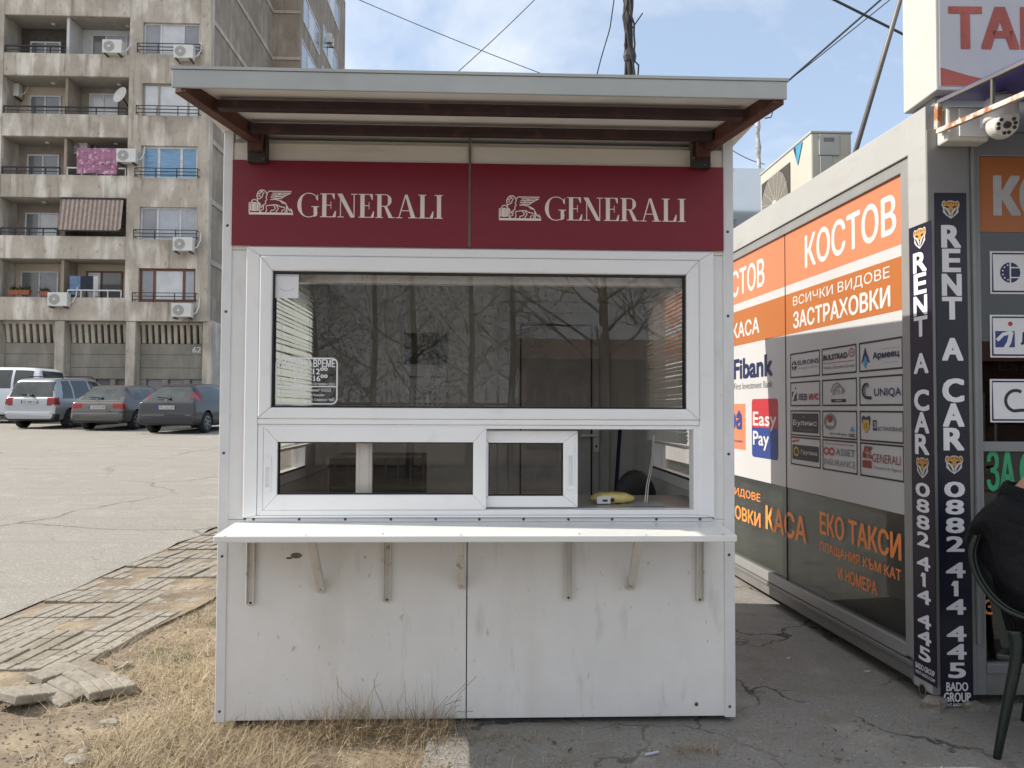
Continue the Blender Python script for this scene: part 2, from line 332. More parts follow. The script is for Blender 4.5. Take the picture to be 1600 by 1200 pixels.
# broken slabs heaved out at the near end
def brick_slab(u, v, w, l, yaw, pitch, roll, label, rows=4):
    c = PG(u, v); mb = MB(); R = Matrix.Rotation(rad(yaw), 3, 'Z') @ Matrix.Rotation(rad(pitch), 3, 'X') @ Matrix.Rotation(rad(roll), 3, 'Y')
    s = w/rows
    for q in range(rows):
        l2 = l*random.uniform(.9, 1)
        P = [R @ Vector((x, y, z)) + c + Vector((0, 0, .032)) for z in (-.03, .012) for (x, y) in ((-w/2+q*s, -l/2), (-w/2+q*s+s*.93, -l/2), (-w/2+q*s+s*.93, -l/2+l2), (-w/2+q*s, -l/2+l2))]
        mb.hexa(P)
    mb.hexa([R @ Vector((x, y, z)) + c + Vector((0, 0, .032)) for z in (-.034, .004) for (x, y) in ((-w/2+.004, -l/2+.004), (w/2-.01, -l/2+.004), (w/2-.01, l/2*.86), (-w/2+.004, l/2*.86))])
    tag(mb.build('broken_slab', SLAB, bevel=.005, seg=1), label, 'paving slab', 'broken slabs at the end of the pavement')
brick_slab(120, 1078, .34, .26, 62, 10, -8, 'broken grooved paving slab heaved up highest, a raised edge showing')
brick_slab(52, 1090, .36, .22, 68, 3, 14, 'broken grooved slab lying left of the heaved one, tilted down to the dirt')
brick_slab(168, 1080, .22, .22, 40, 0, 2, 'small flat grooved slab piece right of the heaved slab, beside the dry grass')
brick_slab(98, 1056, .34, .14, 66, 6, 4, 'narrow strip of broken slab wedged behind the heaved slab')
def chunk(name, p, sx, sy, sz, m, label, cat, group=None, rz=0, seed=1):
    r = random.Random(seed); mb = MB(); mb.ball(p, 1, 0, (1, 1, 1), 9, 6)
    p = Vector(p); R = Matrix.Rotation(rz, 3, 'Z')
    for i, v in enumerate(mb.v):
        d = v-p; k = 1/max(abs(d.x), abs(d.y), abs(d.z), .3)*.8*r.uniform(.8, 1.1)
        mb.v[i] = p + R @ Vector((d.x*k*sx, d.y*k*sy, d.z*k*sz)) + Vector((0, 0, sz*.75))
    return tag(mb.build(name, m), label, cat, group)
STONE = mat('grey_stone', (.30, .27, .23), .9, var=.2, scale=20, bump=.6, bscale=60)
for i, (u, v, s, lab) in enumerate([(172, 1128, .05, 'pale concrete lump in the dirt just below the small slab piece'), (48, 1178, .028, 'small grey stone on bare dirt near the lower left corner'),
        (130, 1170, .034, 'white shard of rubble standing in the dry grass'), (30, 1035, .05, 'rubble lump at the left edge beside the slabs'), (195, 1040, .06, 'concrete lump half buried in grass right of the slabs'),
        (118, 1190, .07, 'flat pale stone at the bottom edge below the rubble shard')]):
    c = PG(u, v); chunk('stone', (c.x, c.y, c.z-.02), s, s*.7, s*.4, STONE, lab, 'stone', 'stones and rubble by the pavement', rz=i*1.1, seed=i+4)
# gravel and crumbs over the dirt
mb = MB(); r = random.Random(8)
for i in range(1500):
    if i < 900: u, v = r.uniform(-60, 330), r.uniform(1020, 1240)
    else: u, v = r.uniform(330, 1500), r.uniform(1125, 1260)
    c = PG(u, v); s = r.uniform(.002, .0075)*(1.6 if r.random() < .06 else 1)
    if c.y > 3.5 and abs(c.x) < 1.22: continue
    mb.ball((c.x, c.y, c.z-.012+s*.5+(.016 if c.x > -.9 else 0)), s, 0, (1, r.uniform(.6, 1), r.uniform(.4, .8)), 5, 4)
tag(mb.build('gravel', mat('crumbs', (.30, .26, .21), .9, var=.3, scale=40)), 'small stones and crumbs scattered over dirt and concrete', 'gravel', kind='stuff')
# ---- dry grass
STRAW = [mat('straw_pale', (.50, .42, .28), .8, var=.1, scale=30), mat('straw_tan', (.38, .285, .165), .8, var=.12, scale=30), mat('straw_dark', (.19, .13, .07), .85, var=.15, scale=30), mat('straw_grey', (.34, .27, .19), .8, var=.1, scale=30)]
def blade(mb, p, L, az, lean, w, bend, m):
    d = Vector((math.cos(az), math.sin(az), 0)); s = Vector((-d.y, d.x, 0))*w
    q = Vector(p); a = lean; P = []
    for i in range(4):
        k = 1-i/3.4
        P += [q-s*k*.5, q+s*k*.5]
        q = q + (d*math.sin(a)+Vector((0, 0, math.cos(a))))*(L/3); a += bend
        if q.z < p[2]+.004: q.z = p[2]+.004
    mb.add(P, [(0, 1, 3, 2), (2, 3, 5, 4), (4, 5, 7, 6)], m)
def edge_l(y): return -2.16+.10*math.sin(y*2.3)-max(0, 4.7-y)*.42
mb = MB(); r = random.Random(21); n = 0
from mathutils import noise
while n < 38000:
    y = 2.1+7.5*r.random()**1.9; x = r.uniform(-3.2, -.75)
    if x < edge_l(y)+r.gauss(.06, .1): continue
    if x > -1.22 and y > 3.55: continue
    dens = .44+1.15*noise.noise(Vector((x*2.1, y*2.1, 0)))+(.25 if x > -1.75 else 0)
    xe = -1.97+(4.25-y)*.34+.10*noise.noise(Vector((x*4, y*4, 2)))
    if y < 4.3 and x < xe: dens = dens*.16-.02
    if x > -1.15: dens += .25-max(0, (x+1.1))*1.2
    if r.random() > dens: continue
    tall = 1.0 + (.5 if x > -1.6 else 0)
    m = r.choices((0, 1, 2, 3), (5, 4, 1.2, 2) if x < -1.22 else (2.4, 3.5, 3, 2.6))[0]
    blade(mb, (x, y, g(y)-.012), r.uniform(.05, .15)*tall, r.uniform(0, 6.28), r.uniform(.75, 1.6), r.uniform(.0016, .0036), r.uniform(-.1, .5), m); n += 1
tag(mb.build('dry_grass', STRAW), 'matted straw coloured dry grass left of the white kiosk', 'grass', kind='stuff')
mb = MB()
for i in range(2100):      # taller dead weeds against the foot of the kiosk
    x = r.choice((r.gauss(-.62, .12), r.gauss(-.27, .11), r.gauss(-.95, .16), r.uniform(-1.25, -.05))); y = 3.55-abs(r.gauss(0, .09))
    if x > .02: continue
    h = .10+.16*max(0, 1-abs(x+.6)/.35)+.16*max(0, 1-abs(x+.25)/.2)
    if x < -1: h *= .7
    blade(mb, (x, y, -.005), r.uniform(.3, 1.1)*h*(1.5 if r.random() < .08 else 1), r.uniform(0, 6.28), r.uniform(.25, 1.35), r.uniform(.0014, .0032), r.uniform(-.5, .9), r.choice((1, 2, 2, 3, 0)))
for i in range(26):        # long curling stalks
    x = r.choice((r.gauss(-.6, .1), r.gauss(-.26, .08))); p = Vector((x, 3.5+r.uniform(-.06, .05), 0)); a = r.uniform(-.8, .8); L = r.uniform(.14, .34); P = [p]
    for k in range(6): a += r.gauss(.1, .3); p = p+Vector((math.sin(a)*L/6, r.gauss(-.006, .008), abs(math.cos(a))*L/6)); P.append(p)
    mb.tube(P, .0012, 4, r.choice((1, 2, 3)))
tag(mb.build('dead_weeds', STRAW), 'brown dead weeds growing up against the foot of the white kiosk front', 'weeds', kind='stuff')
mb = MB()
for (cx, cy, k, sp) in ((.18, 3.42, 90, .14), (.02, 3.45, 120, .09), (.92, 3.28, 130, .05), (.30, 3.16, 60, .07), (.45, 3.02, 50, .12), (-.3, 3.2, 260, .16), (-.6, 3.1, 420, .2), (-.35, 3.05, 300, .22), (-.1, 3.18, 90, .15), (-.75, 2.95, 300, .15)):
    for i in range(k):
        blade(mb, (r.gauss(cx, sp), cy+r.gauss(0, .03 if cx > 0 else .08), .0), r.uniform(.02, .085), r.uniform(0, 6.28), r.uniform(.3, 1.5), .0025, r.uniform(0, .6), r.choice((0, 1, 1, 2, 3)))
tag(mb.build('straw_scraps', STRAW), 'loose straw tufts in the cracks of the asphalt before the kiosk', 'straw', kind='stuff')
GREEN = mat('green_grass', (.10, .16, .035), .7, var=.2, scale=20)
mb = MB()
for (u, v, k) in ((285, 1033, 70), (330, 978, 60), (250, 1022, 45), (300, 965, 30)):
    c = PG(u, v)
    for i in range(k): blade(mb, (c.x+r.gauss(0, .04), c.y+r.gauss(0, .05), c.z), r.uniform(.03, .08), r.uniform(0, 6.28), r.uniform(.1, .9), .003, .3, 0)
tag(mb.build('green_grass', GREEN), 'few green tufts growing among the dry grass', 'grass', kind='stuff')
mb = MB(); jr = random.Random(2)
for i in range(1500):       # straw blown over the pavement
    y = 3.4+5*jr.random()**1.5; x = edge_l(y)-abs(jr.gauss(0, .28))
    if noise.noise(Vector((x*2.3, y*2.3, 9))) < .05 or x < kerbx(y): continue
    blade(mb, (x, y, g(y)+.012), jr.uniform(.03, .09), jr.uniform(0, 6.28), 1.5, .0025, .02, jr.choice((0, 1, 3)))
for i in range(4200):       # weeds in the joint along the lot
    y = 3.6+8*jr.random(); x = kerbx(y)+jr.gauss(.0, .025)
    if noise.noise(Vector((y*1.2, 3, 0))) < -.15: continue
    blade(mb, (x, y, g(y)-.012), jr.uniform(.02, .05), jr.uniform(0, 6.28), jr.uniform(.3, 1.4), .003, .3, jr.choice((2, 3, 1, 2)))
tag(mb.build('joint_weeds', STRAW), 'thin dead weeds filling the joint between pavement and parking lot', 'weeds', kind='stuff')
mb = MB(); lr = random.Random(14)          # dead leaves and twigs
for i in range(520):
    if i < 330: x, y = lr.uniform(-2.6, -.3), 2.3+lr.random()**1.6*3.2
    else: x, y = lr.uniform(-.9, 2.6), lr.uniform(2.4, 3.6)
    if i >= 330 and lr.random() < .55: continue
    if x > -1.24 and y > 3.55 and x < 1.2: continue
    z = g(y)+(.02 if x < -.9 else .008)+.01*lr.random(); a = lr.uniform(0, 6.28); L = lr.uniform(.006, .018); d = Vector((math.cos(a), math.sin(a), lr.gauss(0, .3)))*L; s = Vector((-d.y, d.x, lr.gauss(0, .004)))*.5; c = Vector((x, y, z))
    mb.add([c-d, c+s, c+d, c-s], [(0, 1, 2, 3)], lr.choice((0, 1, 1, 2)))
tag(mb.build('leaf_litter', [mat('leaf_brown', (.16, .085, .04), .8, var=.3, scale=40), mat('leaf_dark', (.07, .045, .03), .8), mat('leaf_grey', (.30, .25, .19), .8)]), 'brown dead leaves and scraps scattered over grass and asphalt', 'leaves', kind='stuff')
# cigarette butts
BUTT = [mat('butt_white', (.75, .73, .68), .8), mat('butt_tan', (.55, .30, .12), .8)]
for u, v, az, m, lab in ((1233, 1030, .5, 0, 'white cigarette butt lying in the middle of the gap between kiosks'), (1357, 1051, .1, 0, 'white cigarette butt lying against the foot of the grey pavilion'), (1416, 1127, 1.3, 1, 'tan cigarette butt standing out before the corner stones')):
    c = PG(u, v); d = Vector((math.cos(az), math.sin(az), 0))*.022; mb = MB()
    mb.tube([c+Vector((0, 0, .008))-d, c+Vector((0, 0, .008))+d*.3], .0042, 8, m); mb.tube([c+Vector((0, 0, .008))+d*.3, c+Vector((0, 0, .008))+d], .0043, 8, 1)
    tag(mb.build('cigarette_butt', BUTT), lab, 'cigarette butt', 'cigarette butts on the asphalt')
c = PG(1018, 1182); d = Vector((.03, .012, 0)); mb = MB().tube([c+Vector((0, 0, .013))-d, c+Vector((0, 0, .013))+d], .006, 8)
tag(mb.build('plastic_scrap', mat('pale_blue_plastic', (.5, .55, .65), .4)), 'crumpled pale plastic wrapper in the crack at bottom centre', 'litter')
# ================================================================== WHITE KIOSK
XL, XR = -1.212, 1.178; KBACK = 5.80; ZT = 2.74
kio = thing('kiosk', (0, 4.7, 0), 'white prefabricated ticket kiosk with dark red signs, a service window and a counter shelf', 'kiosk')
seam = K.ab(729, 1000)[0]
zf = K.ab(729, 812)[1]            # top of the lower panels
for a0, a1 in ((XL+.02, seam-.0025), (seam+.0025, XR-.02)):
    MB().box(a0, a1, KY, KY+.04, .035, zf, 0).build('front_panel', WHITE, kio, bevel=.002)
zs0 = K.ab(745, 388)[1]; zs1 = K.ab(745, 257)[1]       # red sign band
seam2 = K.ab(734, 300)[0]
for a0, a1 in ((XL+.02, seam2-.003), (seam2+.003, XR-.02)):
    MB().box(a0, a1, KY, KY+.04, zs0-.02, ZT-.05, 0).build('fascia_panel', CREAM, kio, bevel=.002)
MB().box(seam2-.005, seam2+.005, KY-.017, KY-.002, zs0, zs1+.12).build('seam_strip', mat('dull_seam_strip', (.17, .13, .12), .5, var=.2, scale=20), kio)
wf = K.rect(384, 391, 1114, 808)                       # outer window frame
MB().box(XL+.02, wf[0]-.001, KY, KY+.04, zf+.002, zs0-.022).build('front_panel', WHITE, kio, bevel=.002)
MB().box(wf[1]+.001, XR-.02, KY, KY+.04, zf+.002, zs0-.022).build('front_panel', WHITE, kio, bevel=.002)
for x0, x1 in ((XL, XL+.045), (XR-.05, XR)):
    mb = MB(); mb.box(x0, x1, KY-.007, KY+.03, .03, ZT); 
    o = mb.build('corner_trim', ALU, kio, bevel=.003)
    for z in (.08, .78, 1.25, 1.9, 2.3): MB().ball((x0+.022, KY-.007, z), .007, 0, (1, .6, 1), 8, 6).build('screw', SCREW, o, smooth=True)
MB().ball((.995, KY-.001, .09), .009, 0, (1, .6, 1), 8, 6).build('screw', SCREW, kio)
# walls with side windows
wy0, wy1, wz0, wz1 = 3.95, 5.0, 1.02, 2.22
for nm, x0, x1 in (('left', XL+.004, XL+.05), ('right', XR-.05, XR-.004)):
    mb = MB(); mb.box(x0, x1, KY+.041, wy0, .03, ZT-.02); mb.box(x0, x1, wy1, KBACK, .03, ZT-.02); mb.box(x0, x1, wy0, wy1, .03, wz0); mb.box(x0, x1, wy0, wy1, wz1, ZT-.02)
    mb.build('side_wall', WHITE, kio)
    sx = 1 if nm == 'left' else -1; xi = x1 if nm == 'left' else x0
    mb = MB(); xa, xb = sorted((xi-sx*.05, xi+sx*.03))
    mb.box(xa, xb, wy0, wy0+.06, wz0, wz1); mb.box(xa, xb, wy1-.06, wy1, wz0, wz1); mb.box(xa, xb, wy0+.06, wy1-.06, wz0, wz0+.06); mb.box(xa, xb, wy0+.06, wy1-.06, wz1-.06, wz1)
    o = mb.build('side_window', PVC, kio, bevel=.004)
    MB().box(xi-sx*.02-.002, xi-sx*.02+.002, wy0+.06, wy1-.06, wz0+.06, wz1-.06).build('pane', PANE, o)
    mb = MB(); x2, x3 = sorted((xi+sx*.0302, xi+sx*.034))
    mb.box(x2, x3, wy0+.06, wy1-.06, wz0+.06, wz0+.072); mb.box(x2, x3, wy0+.06, wy0+.072, wz0+.072, wz1-.06); mb.build('gasket', GASK, o)
mb = MB(); mb.box(XL+.05, XR-.05, KBACK-.05, KBACK, .03, ZT-.02); mb.build('back_wall', INW, kio)
MB().box(XL+.05, XR-.05, KY+.041, KBACK-.05, .03, .07).build('floor', INF, kio)
MB().box(XL+.05, XR-.05, KY+.041, KBACK-.05, ZT-.06, ZT-.021).build('ceiling', INW, kio)
MB().box(XL+.0501, XL+.062, KY+.05, KBACK-.051, .07, wz0-.001).build('side_lining', INW, kio)
MB().box(XR-.062, XR-.0501, KY+.05, KBACK-.051, .07, wz0-.001).build('side_lining', INW, kio)
# roof with canopy
YF = 3.0
rz0 = (PY(268, 136, YF).z+PY(1230, 155, YF).z)/2; rz1 = (PY(268, 108, YF).z+PY(1230, 127, YF).z)/2
rx0 = PY(268, 120, YF).x; rx1 = PY(1230, 140, YF).x
roof = MB().box(rx0+.004, rx1-.004, YF+.012, KBACK+.08, rz0+.034, rz1-.006).build('roof', SOFF, kio)
MB().box(rx0, rx1, YF, YF+.012, rz0, rz1).build('fascia', FASC, roof, bevel=.003)
MB().box(rx0-.006, rx1+.006, YF-.004, KBACK+.09, rz1+.0005, rz1+.012).build('roof_sheet', FASC, roof)
for sgn in (0, 1):
    if sgn == 0: p0, p1 = Vector((rx0+.030, YF+.013, 0)), Vector((PY(412, 230, KY).x, KY, 0))
    else: p0, p1 = Vector((rx1-.030, YF+.013, 0)), Vector((PY(1093, 236, KY).x, KY, 0))
    zw = PY(403, 233, KY).z
    MB().bar((p0.x, p0.y, rz0+.015), (p1.x, p1.y, zw+.032), .052, .062).build('rafter', RUST, roof, bevel=.004)
    q0, q1, w0, w1 = K.rect(391, 212, 421, 258) if sgn == 0 else K.rect(1078, 217, 1106, 267)
    mb = MB(); mb.box(q0, q1, KY-.05, KY-.0005, w0, w1); o = mb.build('bracket_plate', RUSTD, roof, bevel=.004)
    MB().box(q0+.012, q1-.012, KY-.085, KY-.051, w0+.045, w1).build('bracket_stub', RUST, o, bevel=.003)
    MB().tube([(q1-.012, KY-.05, w0+.012), (q1-.008, KY-.068, w0+.008)], .006, 8).build('bolt', SCREW, o)
def ulim(Y): k = (Y-YF)/(KY-YF); return rx0+.09+k*(PY(412, 230, KY).x-rx0-.06), rx1-.09+k*(PY(1093, 236, KY).x-rx1+.06)
for Y, vb_ in ((3.15, 176.5), (3.40, 211)):
    x0, x1 = ulim(Y); zz = PY(760, vb_, Y).z; MB().box(x0, x1, Y, Y+.045, zz, zz+.038).build('purlin', RUSTP, roof, bevel=.003)
# ---- front window
win = MB()
up = K.rect(407, 405, 1090, 655); gl = K.rect(427, 428, 1070, 638); lo = K.rect(404, 664, 1094, 806); op = K.rect(413, 670, 1082, 796)
win.ring(K, wf, (up[0]-.002, up[1]+.002, lo[2]+.005, up[3]+.002), -.02, .022)
fr = win.build('window_frame', PVC, kio, bevel=.005)
MB().ring(K, (up[0], up[1], up[2], up[3]), (gl[0], gl[1], gl[2], gl[3]), -.03, .032).build('sash', PVC, fr, bevel=.007)
MB().ring(K, (gl[0], gl[1], gl[2], gl[3]), (gl[0]+.008, gl[1]-.008, gl[2]+.008, gl[3]-.008), -.02, .018).build('gasket', GASK, fr)
MB().pbox(K, gl[0]+.008, gl[1]-.008, gl[2]+.008, gl[3]-.008, .0, .005).build('pane', PANE, fr)
MB().pbox(K, up[0], up[1], lo[3]+.001, up[2]-.001, -.02, .026).build('transom', PVC, fr, bevel=.004)
MB().ring(K, (lo[0], lo[1], lo[2]+.006, lo[3]), op, -.06, .02).build('track_frame', PVC, fr, bevel=.003)
def slider(px, pg, d0, d1, hx, name):
    o_ = K.rect(*px, d1); i_ = K.rect(*pg, d1)
    s = MB().ring(K, o_, i_, d0, d1).build('sliding_sash', PVC, kio, bevel=.005)
    MB().ring(K, i_, (i_[0]+.005, i_[1]-.005, i_[2]+.005, i_[3]-.005), d0+.004, d1-.006).build('gasket', GASK, s)
    MB().pbox(K, i_[0]+.005, i_[1]-.005, i_[2]+.005, i_[3]-.005, (d0+d1)/2-.002, (d0+d1)/2+.002).build('pane', PANE, s)
    h = K.rect(*hx, d1)
    hb = MB().ring(K, h, (h[0]+.007, h[1]-.007, h[2]+.02, h[3]-.045), d1, d1+.006); hb.pbox(K, h[0]+.007, h[1]-.007, h[2]+.02, h[3]-.045, d1+.0005, d1+.002, 1)
    hb.build('handle', [PVC, ALU], s, bevel=.002)
slider((411, 668, 760, 797), (433, 691, 739, 773), -.014, .026, (413, 714, 424, 768), 'l')
slider((745, 673, 903, 793), (763, 692, 880, 775), -.058, -.018, (886, 697, 897, 765), 'r')
b = K.rect(557, 692, 582, 773, -.05); MB().pbox(K, b[0], b[1], b[2]-.02, b[3]+.02, -.058, -.03).pbox(K, b[0]+.018, b[1]-.012, b[2]-.02, b[3]+.02, -.03, -.024).build('mullion', PVC, kio, bevel=.003)
# ---- counter
cz1, cz0, cy = .928, .900, 3.225; cx0, cx1 = PY(333, 840, cy).x, PY(1152, 840, cy).x; bx0, bx1 = K.ab(378, 820)[0], K.ab(1113, 820)[0]
mb = MB(); mb.hexa([(cx0, cy, cz0), (cx1, cy, cz0), (bx1+.03, KY-.001, cz0+.004), (bx0-.03, KY-.001, cz0+.004), (cx0, cy, cz1), (cx1, cy, cz1), (bx1+.03, KY-.001, cz1+.006), (bx0-.03, KY-.001, cz1+.006)])
ctr = mb.build('counter', SHELF, kio, bevel=.004)
fl = K.rect(385, 809, 1113, 826); MB().box(fl[0], fl[1], KY-.008, KY-.0006, cz1+.0065, fl[3]).build('upstand', ALU, ctr, bevel=.002)
for u in (397, 468, 540, 611, 681, 749, 818, 888, 956, 1025, 1093):
    q = K.ab(u, 811); MB().ball((q[0], KY-.008, q[1]), .0065, 0, (1, .6, 1), 8, 6).build('screw', SCREW, ctr, smooth=True)
for u, v in ((352, 838), (478, 836), (598, 834), (720, 836), (905, 834), (1010, 836), (1130, 835)):
    q = PZ(u, v, cz1+.003); MB().ball((q.x, q.y, cz1+.0035), .004, 0, (1, 1, .4), 6, 4).build('screw', SCREW, ctr)
for u, v in ((392, 947), (605, 942), (888, 939), (1093, 942)):
    a, z = K.ab(u, v); mb = MB()
    pts = [(a-.018, cz0), (a-.018, z+.018)]+[(a-.018*math.cos(t), z+.018-.018*math.sin(t)) for t in (.5, 1.05, 1.57, 2.1, 2.64)]+[(a+.018, z+.018), (a+.018, cz0)]
    mb.prism(K, pts[::-1], .0005, .006); mb.box(a-.018, a-.013, KY-.024, KY-.006, z+.012, cz0); mb.box(a+.013, a+.018, KY-.024, KY-.006, z+.012, cz0)
    o = mb.build('bracket', BRKT, kio, bevel=.0015, seg=1); MB().ball((a, KY-.006, z+.016), .006, 0, (1, .6, 1), 8, 6).build('screw', SCREW, o)
for (u0, v0), (u1, v1) in (((486, 848), (503, 922)), ((716, 850), (722, 916)), ((998, 850), (985, 918))):
    a, z = K.ab(u1, v1); o = PZ(u0, v0, cz0); top = Vector((o.x, min(o.y, 3.32), cz0-.002)) if False else Vector((PY(u0, v0, 3.34).x, 3.34, cz0-.003))
    mb = MB(); mb.bar((a, KY-.018, z+.012), top, .034, .03); mb.box(a-.017, a+.017, KY-.012, KY-.0005, z-.01, z+.05)
    o = mb.build('bracket', BRKT, kio, bevel=.002, seg=1); MB().ball((a, KY-.034, z+.012), .005, 0, (1, 1, 1), 8, 6).build('screw', SCREW, o)
# hole and stains of silicone on the left panel
a, z = K.ab(463, 868); mb = MB(); mb.ball((a, KY, z), .022, 0, (1.2, .25, .6), 10, 6); a2, z2 = K.ab(452, 872); mb.ball((a2, KY, z2), .012, 0, (1.3, .3, .4), 8, 6)
mb.build('sealant_blob', mat('dirty_sealant', (.2, .17, .15), .8, var=.3, scale=40), kio)
# ---- interior of the kiosk
dr = KB.rect(795, 490, 935, 560); d2 = KB.rect(812, 508, 924, 560)
MB().pbox(KB, dr[0]-.08, dr[1]+.08, .07, dr[3]+.08, .0, .03).build('door_frame', mat('interior_pvc', (.60, .60, .60), .5), kio, bevel=.004)
door = MB().pbox(KB, dr[0], dr[1], .08, dr[3], .031, .05).build('door', mat('interior_door', (.52, .52, .525), .5), kio, bevel=.006)
mb = MB(); mb.ring(KB, (d2[0], d2[1], .2, d2[3]), (d2[0]+.012, d2[1]-.012, .21, d2[3]-.012), .0505, .054); mb.build('panel_seam', GASK, door)
h = KB.ab(930, 680); mb = MB(); mb.pbox(KB, h[0]-.02, h[0]+.02, h[1]-.12, h[1]+.04, .0505, .06); mb.tube([KB.pt(h[0], h[1], .06), KB.pt(h[0], h[1], .1), KB.pt(h[0]-.12, h[1], .1)], .011, 8)
mb.build('handle', PVC, door, smooth=False); MB().pbox(KB, h[0]-.006, h[0]+.006, h[1]-.09, h[1]-.07, .0601, .061).build('keyhole', GASK, door)
# desk inside along the window
MB().box(XL+.07, XR-.07, KY+.07, 4.22, .955, .985).build('desk', mat('grey_desk_top', (.34, .32, .30), .35), kio, bevel=.003)
MB().box(-.95, -.38, 4.75, 5.2, .07, 1.16).build('cabinet', mat('dark_cabinet', (.03, .028, .028), .5), kio, bevel=.01)
MB().box(XL+.07, XR-.07, 3.64, 3.70, PY(700, 437, 3.7).z-.03, PY(700, 437, 3.7).z+.03).build('curtain_rail', PVC, kio, bevel=.004)
# decals on the pane
W2 = mat('white_vinyl', (.72, .74, .76), .5, var=.02)
PD = .0062
def rrect(a0, a1, z0, z1, r, n=5):
    P = []
    for cx, cz, s in ((a1-r, z1-r, 0), (a0+r, z1-r, 1), (a0+r, z0+r, 2), (a1-r, z0+r, 3)):
        P += [(cx+r*math.cos(math.pi/2*(s+i/n)), cz+r*math.sin(math.pi/2*(s+i/n))) for i in range(n+1)]
    return P
hr = K.rect(432, 560, 527, 631); mb = MB(); P = rrect(*hr, .025); mb.ribbon(K, P+[P[0]], .007, PD); ym = K.ab(480, 604)[1]; mb.ribbon(K, [(hr[0], ym), (hr[1], ym)], .005, PD)
for t, u0, v0, u1, v1, bo in (('РАБОТНО ВРЕМЕ', 436, 561, 524, 574, .02), ('9⁰⁰', 459, 575, 474, 585, .02), ('—', 478, 579, 485, 580.5, 0), ('12⁰⁰', 489, 574, 512, 585, .025), ('13⁰⁰', 454, 586, 474, 596, .02), ('—', 478, 590, 485, 591.5, 0), ('16⁰⁰', 490, 585, 512, 596, .025),
        ('СЪБОТА И НЕДЕЛЯ - ПОЧИВЕН ДЕН', 438, 598, 523, 603, .01), ('"Маргарита Кушева" ЕООД', 447, 607, 517, 613, .01), ('Маргарита Кушева', 464, 615, 507, 620, .01), ('ул. Цар Симеон 96Б', 470, 622, 522, 628, .01)):
    mb.ptext(K, t, u0, v0, u1, v1, PD, 0, bo)
tag(mb.build('opening_hours_decal', W2, fr), 'white vinyl opening hours lettering in a rounded frame at the lower left of the pane')
ps = K.rect(430, 429, 467, 466); PW = mat('sticker_print', (.25, .25, .28), .7)
mb = MB(); mb.pbox(K, ps[0], ps[1], ps[2], ps[3], .0051, .0062); cx, cz = (ps[0]+ps[1])/2, (ps[2]+ps[3])/2
mb.ribbon(K, [(cx+.035*math.cos(t*.15-.3+3.14), cz+.0-.022*abs(math.sin(t*.15-.3))) for t in range(4, 22)], .0012, .0064, 1); mb.ptext(K, 'ВИДЕОНАБЛЮДЕНИЕ', 431, 429.6, 466, 432.4, .0064, 1)
tag(mb.build('paper_sticker', [PAPER, PW], fr), 'white square paper sticker in the top left corner of the pane')
# ---- red signs
SERIF = {}
def _q(*p): return list(p)
def _stem(x, w=.17): return [_q((x, 0), (x+w, 0), (x+w, 1), (x, 1))]
def _ser(x0, x1, z): return [_q((x0, z), (x1, z), (x1, z+.035), (x0, z+.035))]
def _arc(cx, cz, rx, rz, t0, t1, wf_, n=16):
    o = []
    for i in range(n):
        a, b_ = t0+(t1-t0)*i/n, t0+(t1-t0)*(i+1)/n
        f = lambda t: ((cx+rx*math.cos(t), cz+rz*math.sin(t)), (cx+(rx-wf_(t))*math.cos(t), cz+(rz-.035)*math.sin(t)))
        (p, q), (p2, q2) = f(a), f(b_); o.append([p, p2, q2, q])
    return o
SERIF['I'] = (_stem(.09)+_ser(0, .33, 0)+_ser(0, .33, .965), .33)
_E = _stem(.08)+_ser(0, .08, 0)+_ser(0, .08, .965)+_ser(.23, .58, .965)+_ser(.23, .62, 0)+_ser(.23, .42, .49)
_E += [_q((.62, 0), (.64, .27), (.60, .27), (.50, .035)), _q((.58, 1), (.58, .76), (.545, .76), (.46, .965)), _q((.42, .36), (.445, .36), (.445, .66), (.42, .66))]
SERIF['E'] = (_E, .64)
SERIF['L'] = (_stem(.08)+_ser(0, .32, .965)+_ser(0, .08, 0)+_ser(.23, .60, 0)+[_q((.60, 0), (.62, .30), (.58, .30), (.47, .035))], .62)
SERIF['N'] = ([_q((.115, .035), (.15, .035), (.15, 1), (.115, 1)), _q((.0, 1), (.20, 1), (.70, 0), (.54, 0)), _q((.66, 0), (.70, 0), (.70, .965), (.66, .965))]+_ser(0, .27, 0)+_ser(.55, .81, .965), .81)
SERIF['A'] = ([_q((.10, .035), (.14, .035), (.40, .93), (.36, 1)), _q((.36, 1), (.46, 1), (.78, .035), (.60, .035)), _q((.19, .30), (.58, .30), (.58, .335), (.19, .335))]+_ser(0, .25, 0)+_ser(.50, .86, 0), .86)
SERIF['R'] = (_stem(.08)+_ser(0, .32, 0)+_ser(0, .08, .965)+_ser(.23, .40, .965)+_ser(.23, .42, .475)+_arc(.40, .738, .26, .262, -math.pi/2, math.pi/2, lambda t: .03+.12*max(0, math.cos(t)))+[_q((.36, .475), (.48, .475), (.70, .035), (.53, .035)), _q((.53, 0), (.80, 0), (.80, .035), (.53, .035))], .80)
SERIF['G'] = (_arc(.46, .5, .46, .52, .62, 2*math.pi-.62, lambda t: .03+.13*max(0, -math.cos(t)), 22)+[_q((.66, .0), (.80, .06), (.80, .42), (.66, .42)), _q((.57, .42), (.88, .42), (.88, .455), (.57, .455)), _q((.80, .70), (.83, .70), (.83, .98), (.74, .80))], .88)
